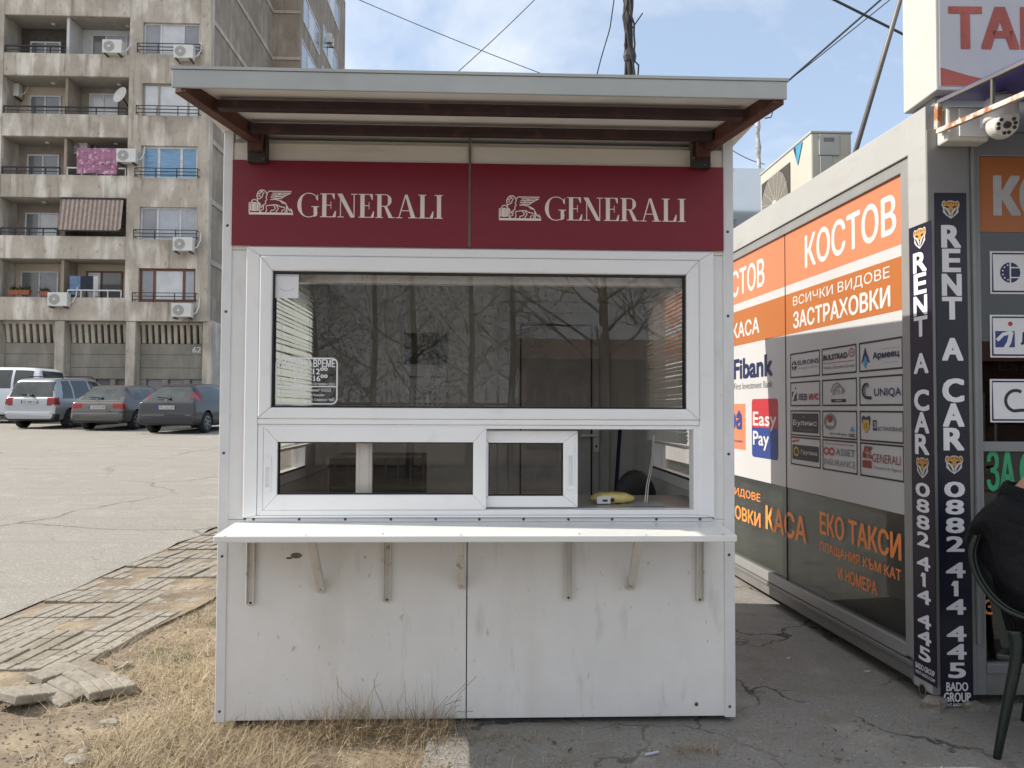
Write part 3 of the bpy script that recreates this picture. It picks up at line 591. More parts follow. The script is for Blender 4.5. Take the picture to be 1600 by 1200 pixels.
def serif_word(mb, P, word, u0, v0, u1, v1, off):
    a0, zt = P.ab(u0, v0); a1, zb = P.ab(u1, v1); tot = sum(SERIF[c][1]+.045 for c in word)-.045; s = (a1-a0)/tot; x = 0; k = 0
    for c in word:
        for pl in SERIF[c][0]:
            k += 1; pts = [(a0+(x+p[0])*s, zb+p[1]*(zt-zb)) for p in pl]
            ar = sum(pts[i][0]*pts[(i+1) % len(pts)][1]-pts[(i+1) % len(pts)][0]*pts[i][1] for i in range(len(pts)))
            mb.poly(P, pts if ar > 0 else pts[::-1], off+(k % 9)*.00008)
        x += SERIF[c][1]+.045
LION = [[(205, 770), (205, 500), (345, 488), (480, 512), (492, 770)], [(345, 500), (345, 715)], [(225, 702), (345, 722), (465, 704)], [(262, 490), (290, 422), (345, 398), (418, 428), (440, 485)], [(245, 520), (245, 690)], [(285, 515), (285, 700)], [(315, 510), (315, 705)], [(380, 510), (380, 700)], [(420, 515), (420, 695)], [(445, 520), (445, 690)],
        [(430, 384), (412, 275), (448, 185), (515, 130), (600, 130), (660, 178), (692, 262), (662, 340), (690, 400), (645, 450), (660, 512), (604, 545), (592, 640), (592, 688), (532, 702), (522, 765)],
        [(430, 384), (500, 374), (556, 330), (572, 262), (612, 196)], [(440, 240), (500, 225), (560, 185)], [(450, 300), (510, 318), (480, 260)], [(500, 150), (540, 180), (580, 160)], [(430, 390), (440, 470), (500, 520), (520, 580)],
        [(690, 225), (742, 160), (1362, 160), (1332, 212), (1232, 262), (1152, 312), (1084, 362), (860, 372)], [(842, 214), (1310, 210)], [(812, 270), (1220, 260)], [(792, 328), (1140, 310)], [(1060, 215), (1000, 262)], [(960, 262), (920, 318)],
        [(784, 396), (900, 388), (1050, 420), (1195, 495), (1250, 600), (1292, 690), (1392, 742)], [(1050, 424), (1112, 492), (1210, 508)], [(1290, 682), (1350, 662), (1400, 760)], [(1232, 560), (1245, 765)],
        [(660, 765), (684, 700), (668, 580), (860, 552), (960, 548), (1060, 600), (1182, 622), (1172, 690), (1112, 702), (1100, 765)], [(950, 560), (1005, 650), (935, 765)], [(872, 565), (932, 650), (882, 698), (802, 712), (788, 765)], [(570, 560), (540, 640), (505, 600)], [(1230, 560), (1225, 700), (1180, 765)]]
def lion(mb, P, u0, v0, u1, v1, off, w=28):
    a0, zt = P.ab(u0, v0); a1, zb = P.ab(u1, v1); sa = (a1-a0)/1210; sz = (zt-zb)/720
    f = lambda p: (a0+(p[0]-200)*sa, zb+(830-p[1])*sz)
    for L in LION: mb.ribbon(P, [f(p) for p in L], w*sa, off)
    mb.poly(P, [f(p) for p in ((200, 832), (1412, 832), (1412, 768), (200, 768))], off)
for (pr, wd, em, lab) in (((364, 251, 733, 389), (466, 303, 692, 343), (391, 297, 459, 337), 'dark red sign panel with winged lion emblem, left of the seam above the window'),
                     ((736, 258, 1129, 391), (851, 309, 1070, 348), (780, 306, 845, 346), 'dark red sign panel with winged lion emblem, right of the seam, nearest the pavilion')):
    a0, a1, _, _ = K.rect(*pr); t = thing('sign_panel', ((a0+a1)/2, KY-.01, zs0), lab, 'sign', 'dark red signs over the kiosk window')
    MB().box(a0, a1, KY-.014, KY-.0008, zs0, zs1).build('board', REDS, t)
    mb = MB(); serif_word(mb, K, 'GENERALI', *wd, .0148); mb.build('lettering', SIGNW, t)
    mb = MB(); lion(mb, K, *em, .0148); mb.build('emblem', SIGNW, t)
# ---- loose things inside
BL = mat('blind_slat', (.80, .80, .78), .5, var=.02)
BLt = BL.node_tree; _tr = BLt.nodes.new('ShaderNodeBsdfTranslucent'); _tr.inputs[0].default_value = (.66, .76, .76, 1); _mx = BLt.nodes.new('ShaderNodeMixShader'); _mx.inputs[0].default_value = .7
BLt.links.new(BLt.nodes['Principled BSDF'].outputs[0], _mx.inputs[1]); BLt.links.new(_tr.outputs[0], _mx.inputs[2]); BLt.links.new(_mx.outputs[0], BLt.nodes['Material Output'].inputs[0])
for side, xw, zb, lab in ((1, XL+.115, 1.22, 'white venetian blind in the left side window of the kiosk, glowing in the sun'), (-1, XR-.115, 1.25, 'white venetian blind with hanging cords in the right side window of the kiosk')):
    t = thing('venetian_blind', (xw, (wy0+wy1)/2, zb), lab, 'blind', 'blinds in the kiosk side windows'); mb = MB(); z = wz1-.05; r = random.Random(4+side)
    while z > zb+.03:
        y0, y1 = wy0+.03, wy1-.03; d = r.gauss(0, .002); e = r.gauss(0, .003); k = .009*side
        if z < zb+.16: e += -.022+.1*(zb+.16-z) if side < 0 else r.gauss(0, .008)
        k = .0105*side; mb.add([(xw-.0055, y0, z+k+d), (xw-.0055, y1, z+k+d+e), (xw+.0055, y1, z-k+d+e), (xw+.0055, y0, z-k+d)], [(0, 1, 2, 3)]); z -= .0222
    mb.build('slats', BL, t); MB().box(xw-.013, xw+.013, wy0+.03, wy1-.03, zb, zb+.016).build('bottom_rail', PVC, t); MB().box(xw-.016, xw+.016, wy0+.02, wy1-.02, wz1-.04, wz1).build('head_rail', PVC, t)
    mb = MB()
    for yy in (wy0+.2, wy1-.2): mb.tube([(xw+.012*side, yy, wz1-.03), (xw+.012*side, yy, zb)], .0012, 5)
    if side < 0:
        mb.build('cord', PVC, t)
        for dx in (0, .012):
          mb = MB(); mb.tube([PY(1021+dx*100, 680, 4.2), PY(1019+dx*200, 715, 4.05), PY(1010+dx*250, 760, 3.92), PY(1007+dx*300, 792, 3.86)], .0025, 6); mb.build('cord', PVC, t)
    else: mb.build('cord', PVC, t)
t = thing('calendar', KB.pt(KB.ab(665, 600)[0], KB.ab(665, 640)[1], .01), 'wall calendar with a landscape picture hanging on the back wall inside the kiosk', 'calendar')
c = KB.rect(632, 521, 697, 569); MB().pbox(KB, c[0], c[1], c[2], c[3], .002, .008).build('picture', layer(mat('landscape_print', (.05, .06, .05), .5, var=.3, scale=6, col2=(.25, .22, .16)), (.30, .33, .42), 5, .55, .65), t)
c2 = KB.rect(632, 570, 697, 642); mb = MB().pbox(KB, c2[0], c2[1], c2[2], c2[3], .002, .005); mb.ptext(KB, 'февруари', 636, 586, 658, 592, .0055, 1, .02); mb.ptext(KB, 'март', 676, 587, 693, 592, .0055, 1, .02)
for i in range(4): mb.ptext(KB, '1 2 3 4 5 6 7', 640, 602+i*9, 690, 607+i*9, .0055, 2)
mb.build('date_sheet', [PAPER, mat('red_print', (.5, .04, .06), .6), mat('grey_print', (.3, .3, .33), .6)], t)
# yellow packet on the desk
p = PY(957, 783, 3.86); px, pz = p.x, .986; mb = MB()
for i in range(9):
    k = i/8*2-1
    for j in range(12):
        a = 2*math.pi*j/12; w = (1-abs(k)**6*.85)
        mb.v.append(Vector((px+.108*k+.004*math.sin(j*2), 3.86+.055*math.copysign(abs(math.cos(a))**.45, math.cos(a))*(1-abs(k)**8*.25)+k*.012, pz+.027+.027*math.copysign(abs(math.sin(a))**.6, math.sin(a))*(w*.6+.4*(1-k*k))+.0025*math.sin(i*2.3+j*1.9))))
mb.f = [[i*12+j, i*12+(j+1) % 12, (i+1)*12+(j+1) % 12, (i+1)*12+j] for i in range(8) for j in range(12)]+[list(range(11, -1, -1)), list(range(96, 108))]; mb.m = [0]*len(mb.f)
t = thing('packet', (px, 3.86, pz), 'yellow plastic packet lying on the desk in the open service window', 'packet')
mb.build('wrapper', mat('yellow_wrapper', (.72, .60, .22), .3, var=.08, scale=30), t, smooth=True)
PF = Plane((px, 3.804, pz), (1, .11, 0)); mb = MB(); mb.pbox(PF, -.088, -.02, .004+pz, .04+pz, -.004, .0005, 0); mb.pbox(PF, -.02, .0, pz+.012, pz+.03, -.004, .0005, 1); mb.pbox(PF, -.06, -.035, pz+.014, pz+.024, .0004, .0012, 1)
mb.build('print', [PAPER, BLK], t)
p = PY(1000, 785, 3.83); mb = MB(); mb.add([(p.x-.12, 3.74, .9865), (p.x+.10, 3.73, .987), (p.x+.13, 3.9, .9875), (p.x+.02, 3.92, .990), (p.x-.09, 3.9, .987)], [(0, 1, 2, 3, 4)])
tag(mb.build('sheet_of_paper', mat('clear_sleeve', (.5, .5, .5), .15)), 'clear plastic sleeve lying on the desk right of the yellow packet', 'paper')
# office chair back, mop
p = PY(990, 770, 4.6); t = thing('office_chair', (p.x, 4.75, .07), 'black office chair standing behind the desk inside the kiosk', 'chair')
mb = MB(); mb.ball((p.x+.02, 4.66, .90), 1, 0, (.135, .05, .19), 14, 10); mb.build('backrest', BLK, t, smooth=True)
MB().ball((p.x, 4.9, .53), 1, 0, (.24, .24, .05), 14, 8).build('seat', BLK, t, smooth=True)
mb = MB(); mb.tube([(p.x, 4.66, .95), (p.x, 4.68, .6), (p.x, 4.8, .5)], .02); mb.tube([(p.x, 4.9, .5), (p.x, 4.9, .15)], .025)
for i in range(5): mb.tube([(p.x, 4.9, .17), (p.x+.27*math.cos(i*1.257), 4.9+.27*math.sin(i*1.257), .11)], .018); mb.ball((p.x+.27*math.cos(i*1.257), 4.9+.27*math.sin(i*1.257), .1), .03)
mb.build('base', BLK, t)
b0, b1 = PY(961, 785, 5.2), PY(969, 668, 5.35); d = (b1-b0)
t = thing('mop', (b0.x, 5.2, .07), 'dark blue mop handle leaning against the back wall beside the kiosk door', 'mop')
MB().tube([b0-d*1.7, b1], .014, 10).build('handle', mat('navy_plastic', (.012, .018, .07), .4), t, smooth=True)
q = b0-d*1.75; mb = MB(); mb.ball((q.x, q.y, .12), 1, 0, (.11, .06, .05), 10, 6); mb.build('mop_head', mat('mop_yarn', (.3, .3, .32), .9, bump=.8), t)
p = PY(483, 768, 3.72); mb = MB(); mb.lathe((p.x, 3.78, .9855), [(0, 0), (.026, 0), (.036, .05), (.034, .05), (.025, .004)], 16)
tag(mb.build('cup', mat('cup_print', (.55, .36, .25), .5, scale=40, var=.3), smooth=True), 'small patterned paper cup on the desk behind the left sliding pane', 'cup')
# ================================================================== GREY PAVILION
PALU = layer(mat('silver_aluminium', (.30, .30, .295), .38, .2, var=.05, scale=4), (.28, .27, .26), 6, .6, .8, amt=.4)
PWHT = layer(mat('pavilion_white_cladding', (.40, .40, .39), .4, var=.03, scale=3), (.27, .25, .23), 3, .55, .8, amt=.4, streak=4)
PBASE = layer(mat('grey_base_cladding', (.21, .205, .20), .45, .2, var=.06, scale=3), (.13, .12, .11), 5, .55, .75, amt=.5, sc3=(1, 1, 2.5))
PFR = mat('grey_door_frame', (.23, .24, .25), .45, .2, var=.05)
ORA = mat('salmon_orange_film', (.57, .205, .105), .38, var=.03, scale=2); ORB = mat('deep_orange_film', (.41, .135, .036), .38, var=.03, scale=2)
FILM = mat('white_film', (.52, .52, .53), .3, var=.02, scale=2); FW = mat('film_white_letter', (.58, .57, .56), .45, var=.02)
NAVY = mat('navy_print', (.012, .018, .075), .4, var=.03); NAVB = mat('banner_navy', (.011, .011, .028), .35, var=.05)
INK = mat('black_print', (.02, .02, .022), .5); OTX = mat('orange_letter', (.95, .29, .06), .45, var=.03)
REDP = mat('red_print_film', (.42, .028, .04), .4, var=.03); BLUP = mat('blue_print_film', (.02, .045, .22), .4, var=.03); GRNP = mat('green_letter', (.03, .36, .16), .45)
YELP = mat('yellow_print', (.60, .42, .05), .5); CYA = mat('cyan_print', (.06, .32, .5), .5); GRYP = mat('grey_print_film', (.22, .22, .23), .5); BRNR = mat('maroon_print', (.30, .035, .03), .5)
pav = thing('pavilion', (3.6, 5.8, 0), 'silver grey sales pavilion plastered with orange and white insurance films right of the white kiosk', 'pavilion')
SL = 6.4; TW = 4.2                                    # depth, width
zr = T.ab(1462, 166)[1]                               # roof edge
z_j = S.ab(1415, 246)[1]; zg1 = S.ab(1411, 268)[1]; zg0 = S.ab(1418, 1006)[1]; zb0 = .075
a_st1 = S.ab(1412, 700)[0]; a_st0 = S.ab(1424, 700)[0]; a_sm = S.ab(1224, 600)[0]
MB().pbox(S, -SL, a_st0, z_j+.004, zr, -.06, 0).build('roof_fascia', PWHT, pav, bevel=.004)
mb = MB(); mb.pbox(S, -SL, a_st0, z_j-.02, z_j, -.06, -.012, 0); mb.pbox(S, -SL, a_st1, zg1, z_j-.022, -.06, -.004, 0); mb.pbox(S, a_st1, a_st0, zg0-.06, z_j-.022, -.06, .002, 0); mb.pbox(S, -SL, a_st1, zg0-.07, zg0, -.06, .004, 0)
mb.pbox(S, -SL, -SL+.08, zg0, zg1, -.06, 0, 0); mb.build('side_frame', PALU, pav, bevel=.004)
mb = MB(); mb.pbox(S, -SL, a_st0, zb0, zg0-.075, -.06, -.002); mb.pbox(S, -SL, a_st0, zg0-.10, zg0-.0752, -.03, .012); mb.build('base_panel', PBASE, pav, bevel=.003)
a_bn = S.ab(1463, 700)[0]
# corner column
mb = MB(); mb.pbox(S, a_st0+.001, -.004, .06, zr, -.2, .003); side_post = mb.build('corner_post', PWHT, pav, bevel=.004)
t0 = T.ab(1521, 700)[0]; t1 = T.ab(1537, 700)[0]
mb = MB(); mb.pbox(T, -.001, t0, .06, zr-.12, -.2, .004); mb.build('front_post', mat('shaded_alu_post', (.24, .24, .24), .4, .2, var=.04), pav, bevel=.004)
# hole in the base of the post
hc = S.ab(1443, 1078); mb = MB(); mb.disc(S.pt(hc[0], hc[1], .0035), S.n, .0, .026, 20, .001, 0); mb.disc(S.pt(hc[0], hc[1], .004), S.n, .024, .032, 20, .002, 1)
mb.build('drain_hole', [DARK, PBASE], pav)
# roof, back, right
mb = MB(); c0, c1, c2, c3 = S.pt(-.05, 0, -.06), T.pt(TW, 0, -.06), T.pt(TW, 0, -SL), S.pt(-SL, 0, -.06)
mb.hexa([(p.x, p.y, zr-.30) for p in (c0, c1, c2, c3)]+[(p.x, p.y, zr-.26) for p in (c0, c1, c2, c3)]); mb.build('roof', PALU, pav)
mb = MB(); mb.hexa([(p.x, p.y, .06) for p in (c0, c1, c2, c3)]+[(p.x, p.y, .10) for p in (c0, c1, c2, c3)]); mb.build('floor', INF, pav)
mb = MB(); mb.pbox(T, TW, TW+.06, .06, zr, -SL, 0); b0 = S.pt(-SL, 0, 0); mb.box(b0.x, b0.x+TW, b0.y, b0.y+.06, .06, zr); mb.build('rear_wall', PBASE, pav)
# side glazing: film with bands
zo1b = S.ab(1411, 378)[1]; zo2t = S.ab(1411, 397)[1]; zo2b = S.ab(1412, 482)[1]; zwb = S.ab(1413, 806)[1]
GD = -.02
side = MB()
side.pbox(S, -SL+.08, a_st1, zwb, zg1, GD-.01, GD, 2); 
sg = side.build('side_film', [ORA, ORB, FILM], pav)
GREYF = glass('tinted_lower_pane', (.80, .82, .80), 1.32)
_n2, _l2 = GREYF.node_tree.nodes, GREYF.node_tree.links
MB().pbox(S, -SL+.08, a_st1, zg0, zwb-.002, GD-.01, GD-.002).build('lower_pane', GREYF, pav)
MB().pbox(S, -SL+.08, a_st1, zg0-.05, zwb, GD-.09, GD-.08).build('inner_panel', mat('frosted_back_panel', (.10, .10, .09), .3, var=.4, scale=1.1), pav)
for x0, x1 in ((-SL+.08, a_sm-.004), (a_sm+.004, a_st1)):
    mb = MB(); mb.pbox(S, x0, x1, zo1b, zg1, GD, GD+.001, 0); mb.pbox(S, x0, x1, zo2b, zo2t, GD, GD+.001, 1); mb.build('orange_band', [ORA, ORB], sg)
MB().pbox(S, a_sm-.003, a_sm+.003, zg0, zg1, GD-.005, GD+.004).build('seam', GASK, pav)
LD = GD+.0018
def lettering(P, items, mats, parent, name='lettering'):
    mb = MB()
    for it in items:
        txt, u0, v0, u1, v1, m = it[:6]; bo = it[6] if len(it) > 6 else .012
        mb.ptext(P, txt, u0, v0, u1, v1, it[7] if len(it) > 7 else LD, m, bo)
    return mb.build(name, mats, parent)
# text boxes: top-left pixel of the first letter, bottom-right pixel of the last
def stext(txt, u0, u1, vt, vb, mats, parent, bold=.012, name='lettering', off=LD):   # heights taken at the near (right) end
    a0 = S.ab(u0, 600, off)[0]; a1, zt = S.ab(u1, vt, off); zb = S.ab(u1, vb, off)[1]; mb = MB(); mb.text(S, txt, a0, a1, zb, zt, off, 0, bold); return mb.build(name, mats, parent)
stext('КОСТОВ', 1259, 1400, 299, 364, FW, sg, .02)
aL, aR = S.ab(1258, 400)[0], S.ab(1400, 400)[0]; W_ = aR-aL
zk1, zk0 = S.ab(1400, 299)[1], S.ab(1400, 364)[1]
e1 = S.ab(1191, 440)[0]; mb = MB(); mb.text(S, 'КОСТОВ', e1-W_, e1, zk0, zk1, LD, 0, .02); mb.build('lettering', FW, sg)
stext('ВСИЧКИ ВИДОВЕ', 1240, 1390, 415, 437, FW, sg, .006)
stext('ЗАСТРАХОВКИ', 1240, 1391, 445, 479, FW, sg, .028)
e2 = S.ab(1183, 510)[0]; z1_, z0_ = S.ab(1183, 494)[1], S.ab(1183, 520)[1]; mb = MB(); mb.text(S, 'КАСА', e2-.58, e2, z0_, z1_, LD, 0, .028); mb.build('lettering', FW, sg)
stext('Fibank', 1146.5, 1207, 552, 587, NAVY, sg, .035); stext('First Investment Bank', 1147, 1207, 594, 605, GRYP, sg, .006)
r0 = S.ab(1171, 622); r1 = S.ab(1212, 721); rz1_ = S.ab(1190, 623)[1]; rz0_ = S.ab(1190, 716)[1]; zm = (rz0_*.49+rz1_*.51)
mb = MB(); P = rrect(r0[0], r1[0], rz0_, rz1_, .03, 4); mb.poly(S, [p for p in P if p[1] > zm]+[(r0[0], zm), (r1[0], zm)], LD, 0); mb.poly(S, [(r1[0], zm), (r0[0], zm)]+[p for p in P if p[1] < zm], LD, 1)
hh = rz1_-rz0_; ww = r1[0]-r0[0]; mb.text(S, 'Easy', r0[0]+ww*.05, r1[0]-ww*.04, zm-.02, zm+hh*.27, LD+.001, 2, .02); mb.text(S, 'Pay', r0[0]+ww*.05, r0[0]+ww*.68, zm-hh*.38, zm-hh*.06, LD+.001, 2, .02)
mb.build('logo', [REDP, BLUP, FW], sg)
e3 = S.ab(1161, 670)[0]; z1_, z0_ = S.ab(1155, 631)[1], S.ab(1161, 703)[1]; mb = MB(); mb.pbox(S, e3-.55, e3, z0_, z1_, LD-.001, LD); mb.text(S, 'ера', e3-.5, e3-.07, z0_+.12, z0_+.30, LD+.001, 1, .03); mb.disc(S.pt(e3-.13, z1_-.09, LD+.001), S.n, .02, .035, 14, 0, 1)
mb.text(S, 'разплащане', e3-.5, e3-.05, z0_+.05, z0_+.075, LD+.001, 1); mb.build('logo', [ORA, BLUP], sg)
# the twelve framed logos
cu = ((1231, 1277), (1280, 1334), (1338, 1406)); rowL = ((551, 588), (594, 633), (641, 678), (684, 729)); 
bx = []; ca = [(S.ab(a, 600)[0], S.ab(b, 600)[0]) for a, b in cu]
rz = []
for (v0, v1) in ((525, 576), (584, 634), (642, 694), (696, 754)): rz.append((S.ab(1405, v1)[1], S.ab(1405, v0)[1]))
def logo(ci, ri, fn, mats):
    a0, a1 = ca[ci]; z0, z1 = rz[ri]; mb = MB(); w = .010; o = LD
    for p in ((a0, a1, z0, z0+w), (a0, a1, z1-w, z1)): mb.poly(S, [(p[0], p[2]), (p[1], p[2]), (p[1], p[3]), (p[0], p[3])], o, 0)
    for p in ((a0, a0+w, z0+w, z1-w), (a1-w, a1, z0+w, z1-w)): mb.poly(S, [(p[0], p[2]), (p[1], p[2]), (p[1], p[3]), (p[0], p[3])], o, 0)
    A = lambda x: a0+(a1-a0)*x; Z = lambda y: z0+(z1-z0)*y
    tx = lambda t, x0, x1, y0, y1, m, b=.01: mb.text(S, t, A(x0), A(x1), Z(y0), Z(y1), o+.0008, m, b)
    pl = lambda pts, m, d=0: mb.poly(S, [(A(x), Z(y)) for x, y in pts], o+.0004+d, m)
    rb = lambda pts, wd, m: mb.ribbon(S, [(A(x), Z(y)) for x, y in pts], wd, o+.0008, m)
    fn(tx, pl, rb); mb.build('logo_box', mats, sg)
circ = lambda cx, cy, rx, ry, t0=0, t1=6.2832, n=14: [(cx+rx*math.cos(t0+(t1-t0)*i/n), cy+ry*math.sin(t0+(t1-t0)*i/n)) for i in range(n+1)]
MS = [INK, NAVY, REDP, GRYP, CYA, YELP, BRNR, FW]
logo(0, 0, lambda tx, pl, rb: (pl(circ(.14, .5, .09, .2), 1), tx('EUROINS', .27, .96, .5, .68, 1, .02), tx('INSURANCE GROUP', .27, .93, .34, .40, 3, 0), pl([(.05, .48), (.23, .48), (.23, .52), (.05, .52)], 7, .0004), pl([(.13, .3), (.15, .3), (.15, .7), (.13, .7)], 7, .0005)), MS)
logo(1, 0, lambda tx, pl, rb: (tx('BULSTRAD', .05, .76, .55, .75, 0, .04), rb(circ(.87, .72, .07, .14), .006, 6), tx('VIG', .82, .92, .68, .76, 6), pl([(.05, .43), (.95, .43), (.95, .45), (.05, .45)], 2), tx('Vienna Insurance Group', .06, .94, .18, .34, 3, .005)), MS)
logo(2, 0, lambda tx, pl, rb: (pl([(.05, .28), (.15, .82), (.27, .28), (.2, .35), (.15, .55), (.1, .35)], 1), pl(circ(.16, .38, .04, .12), 4, .0005), pl([(.10, .3), (.21, .3), (.155, .1)], 4, .0003), tx('Армеец', .34, .93, .35, .62, 1, .03), tx('застрахователно дружество', .55, .93, .66, .70, 3, 0), tx('www.armeec.bg', .6, .9, .22, .27, 3, 0)), MS)
logo(0, 1, lambda tx, pl, rb: (pl([(.06, .22), (.22, .22), (.22, .6), (.06, .6)], 1), rb([(.08, .25), (.14, .5), (.22, .62)], .02, 7), pl(circ(.19, .74, .02, .045), 1), tx('ЛЕВ', .28, .58, .25, .5, 1, .03), tx('ИНС', .64, .96, .25, .5, 2, .03)), MS)
logo(1, 1, lambda tx, pl, rb: (rb(circ(.45, .45, .17, .38, .3, 3.0), .01, 3), rb(circ(.50, .45, .14, .30, .3, 3.0), .008, 3), rb(circ(.55, .50, .12, .2, 0, 2.9), .006, 3), tx('Д З И', .32, .66, .4, .6, 3), pl([(.28, .14), (.7, .14), (.7, .26), (.28, .26)], 0), tx('живот', .4, .6, .17, .23, 7, 0)), MS)
logo(2, 1, lambda tx, pl, rb: (rb(circ(.17, .52, .09, .22, .9, 4.4)+[(.2, .28), (.3, .27)], .018, 0), rb(circ(.20, .50, .07, .18, 1.2, 4.2), .012, 3), tx('UNIQA', .36, .96, .28, .58, 1, .012)), MS)
logo(0, 2, lambda tx, pl, rb: (pl([(.06, .14), (.94, .14), (.94, .88), (.06, .88)], 0), tx('Булинс', .1, .9, .36, .62, 7, .012), pl(circ(.46, .74, .03, .05), 2, .0006), tx('ЗАСТРАХОВАНЕ', .3, .8, .22, .28, 3, 0)), MS)
logo(1, 2, lambda tx, pl, rb: (pl(circ(.24, .72, .08, .16), 6), rb(circ(.24, .6, .17, .26, 0, 6.28), .012, 3), rb([(.1, .45), (.14, .85)], .01, 3), rb([(.38, .45), (.34, .85)], .01, 3), pl([(.1, .36), (.38, .36), (.38, .46), (.1, .46)], 3), tx('Част от KBC group', .22, .72, .12, .22, 0), tx('KBC', .78, .95, .1, .22, 1, .03), pl([(.8, .3), (.94, .3), (.87, .48)], 4)), MS)
logo(2, 2, lambda tx, pl, rb: (pl([(.05, .78), (.1, .84), (.16, .78), (.22, .84), (.27, .78), (.25, .5), (.07, .5)], 1), pl([(.09, .7), (.23, .7), (.25, .42), (.16, .26), (.07, .42)], 5, .0005), tx('СГ', .12, .21, .42, .58, 1), pl([(.32, .36), (.41, .36), (.41, .7), (.32, .7)], 1), tx('З', .34, .40, .44, .64, 7, .02), tx('АСТРАХОВАНЕ', .43, .97, .37, .50, 1, .005)), MS)
logo(0, 3, lambda tx, pl, rb: (pl([(.06, .2), (.94, .2), (.94, .72), (.06, .72)], 0), pl([(.06, .78), (.3, .86), (.3, .92), (.06, .86)], 2), rb(circ(.2, .48, .08, .14), .012, 5), tx('Групама', .36, .9, .38, .56, 7, .01)), MS)
logo(1, 3, lambda tx, pl, rb: (rb(circ(.12, .62, .07, .1), .014, 2), rb(circ(.28, .62, .07, .1), .014, 2), tx('ASSET', .4, .94, .52, .74, 3, .02), tx('INSURANCE', .06, .95, .18, .38, 3, .0), tx('застрахователна компания', .08, .92, .83, .89, 2, 0)), MS)
def _gen(tx, pl, rb):
    for L in LION: rb([(.07+(p[0]-200)/1210*.24, .50+(830-p[1])/720*.4) for p in L], .006, 6)
    pl([(.06, .26), (.28, .26), (.28, .48), (.06, .48)], 6); tx('GENERALI', .3, .93, .45, .70, 6, .0); tx('Compania de Seguros', .32, .95, .24, .36, 3, 0)
logo(2, 3, _gen, MS)
# lower orange lettering on the tinted pane
LP = GD-.001
def ltext(txt, u0, u1, vt, vb, bold): stext(txt, u0, u1, vt, vb, OTX, pav, bold, 'lettering', LP)
ltext('ЕКО ТАКСИ', 1279, 1408, 834, 877, .026); ltext('ПЛАЩАНИЯ КЪМ КАТ', 1279, 1408, 891, 912, .016); ltext('И НОМЕРА', 1307, 1370, 909, 931, .018)
ltext('КАСА', 1195, 1260, 808, 851, .026)
e4 = S.ab(1184, 790)[0]; z1_, z0_ = S.ab(1184, 772)[1], S.ab(1184, 787)[1]; mb = MB(); mb.text(S, 'ВСИЧКИ ВИДОВЕ', e4-1.35, e4, z0_, z1_, LP, 0, .006); mb.build('lettering', OTX, pav); mb = MB(); z1_, z0_ = S.ab(1184, 802)[1], S.ab(1184, 825)[1]; mb.text(S, 'ЗАСТРАХОВКИ', e4-1.45, e4, z0_, z1_, LP, 0, .028); mb.build('lettering', OTX, pav)
# ---- front: door and glazing
ztr0, ztr1 = T.ab(1560, 361)[1], T.ab(1560, 243)[1]; zgf = T.ab(1560, 1036)[1]; zbs = T.ab(1560, 1052)[1]
mb = MB(); mb.pbox(T, t0+.001, t1, .06, zr-.12, -.08, .0); mb.pbox(T, t0-.0, t0+.018, .06+.25, zr-.12, 0, .02); mb.pbox(T, t1, TW, ztr1, ztr1+.12, -.08, -.005); mb.pbox(T, t1, TW, zbs, zgf, -.08, .008); mb.pbox(T, TW-.06, TW, zgf, ztr1, -.08, 0)
zmr = T.ab(1560, 698)[1]; mb.pbox(T, t1, TW-.06, zmr-.025, zmr+.025, -.06, -.006); mb.build('front_frame', PFR, pav, bevel=.004)
MB().pbox(T, t1, TW, .06, zbs-.001, -.08, .0).build('base_panel', PBASE, pav, bevel=.003)
MB().pbox(T, t1, TW-.06, zgf, ztr0, -.03, -.024).build('front_pane', PANE2, pav)
MB().pbox(T, -.001, TW, ztr1+.121, zr, -.1, .001).build('front_fascia', PFR, pav)
tb = MB().pbox(T, t1, TW-.06, ztr0, ztr1-.001, -.04, -.02, 0).build('transom_film', [ORB], pav)
q0 = T.ab(1555, 272); q1 = T.ab(1597, 336); wK = (q1[0]-q0[0]); mb = MB(); mb.text(T, 'КОСТОВ', q0[0], q0[0]+wK*6.6, q1[1], q0[1], -.019, 0, .035); mb.build('lettering', mat('grey_white_letter', (.5, .5, .52), .5), tb)
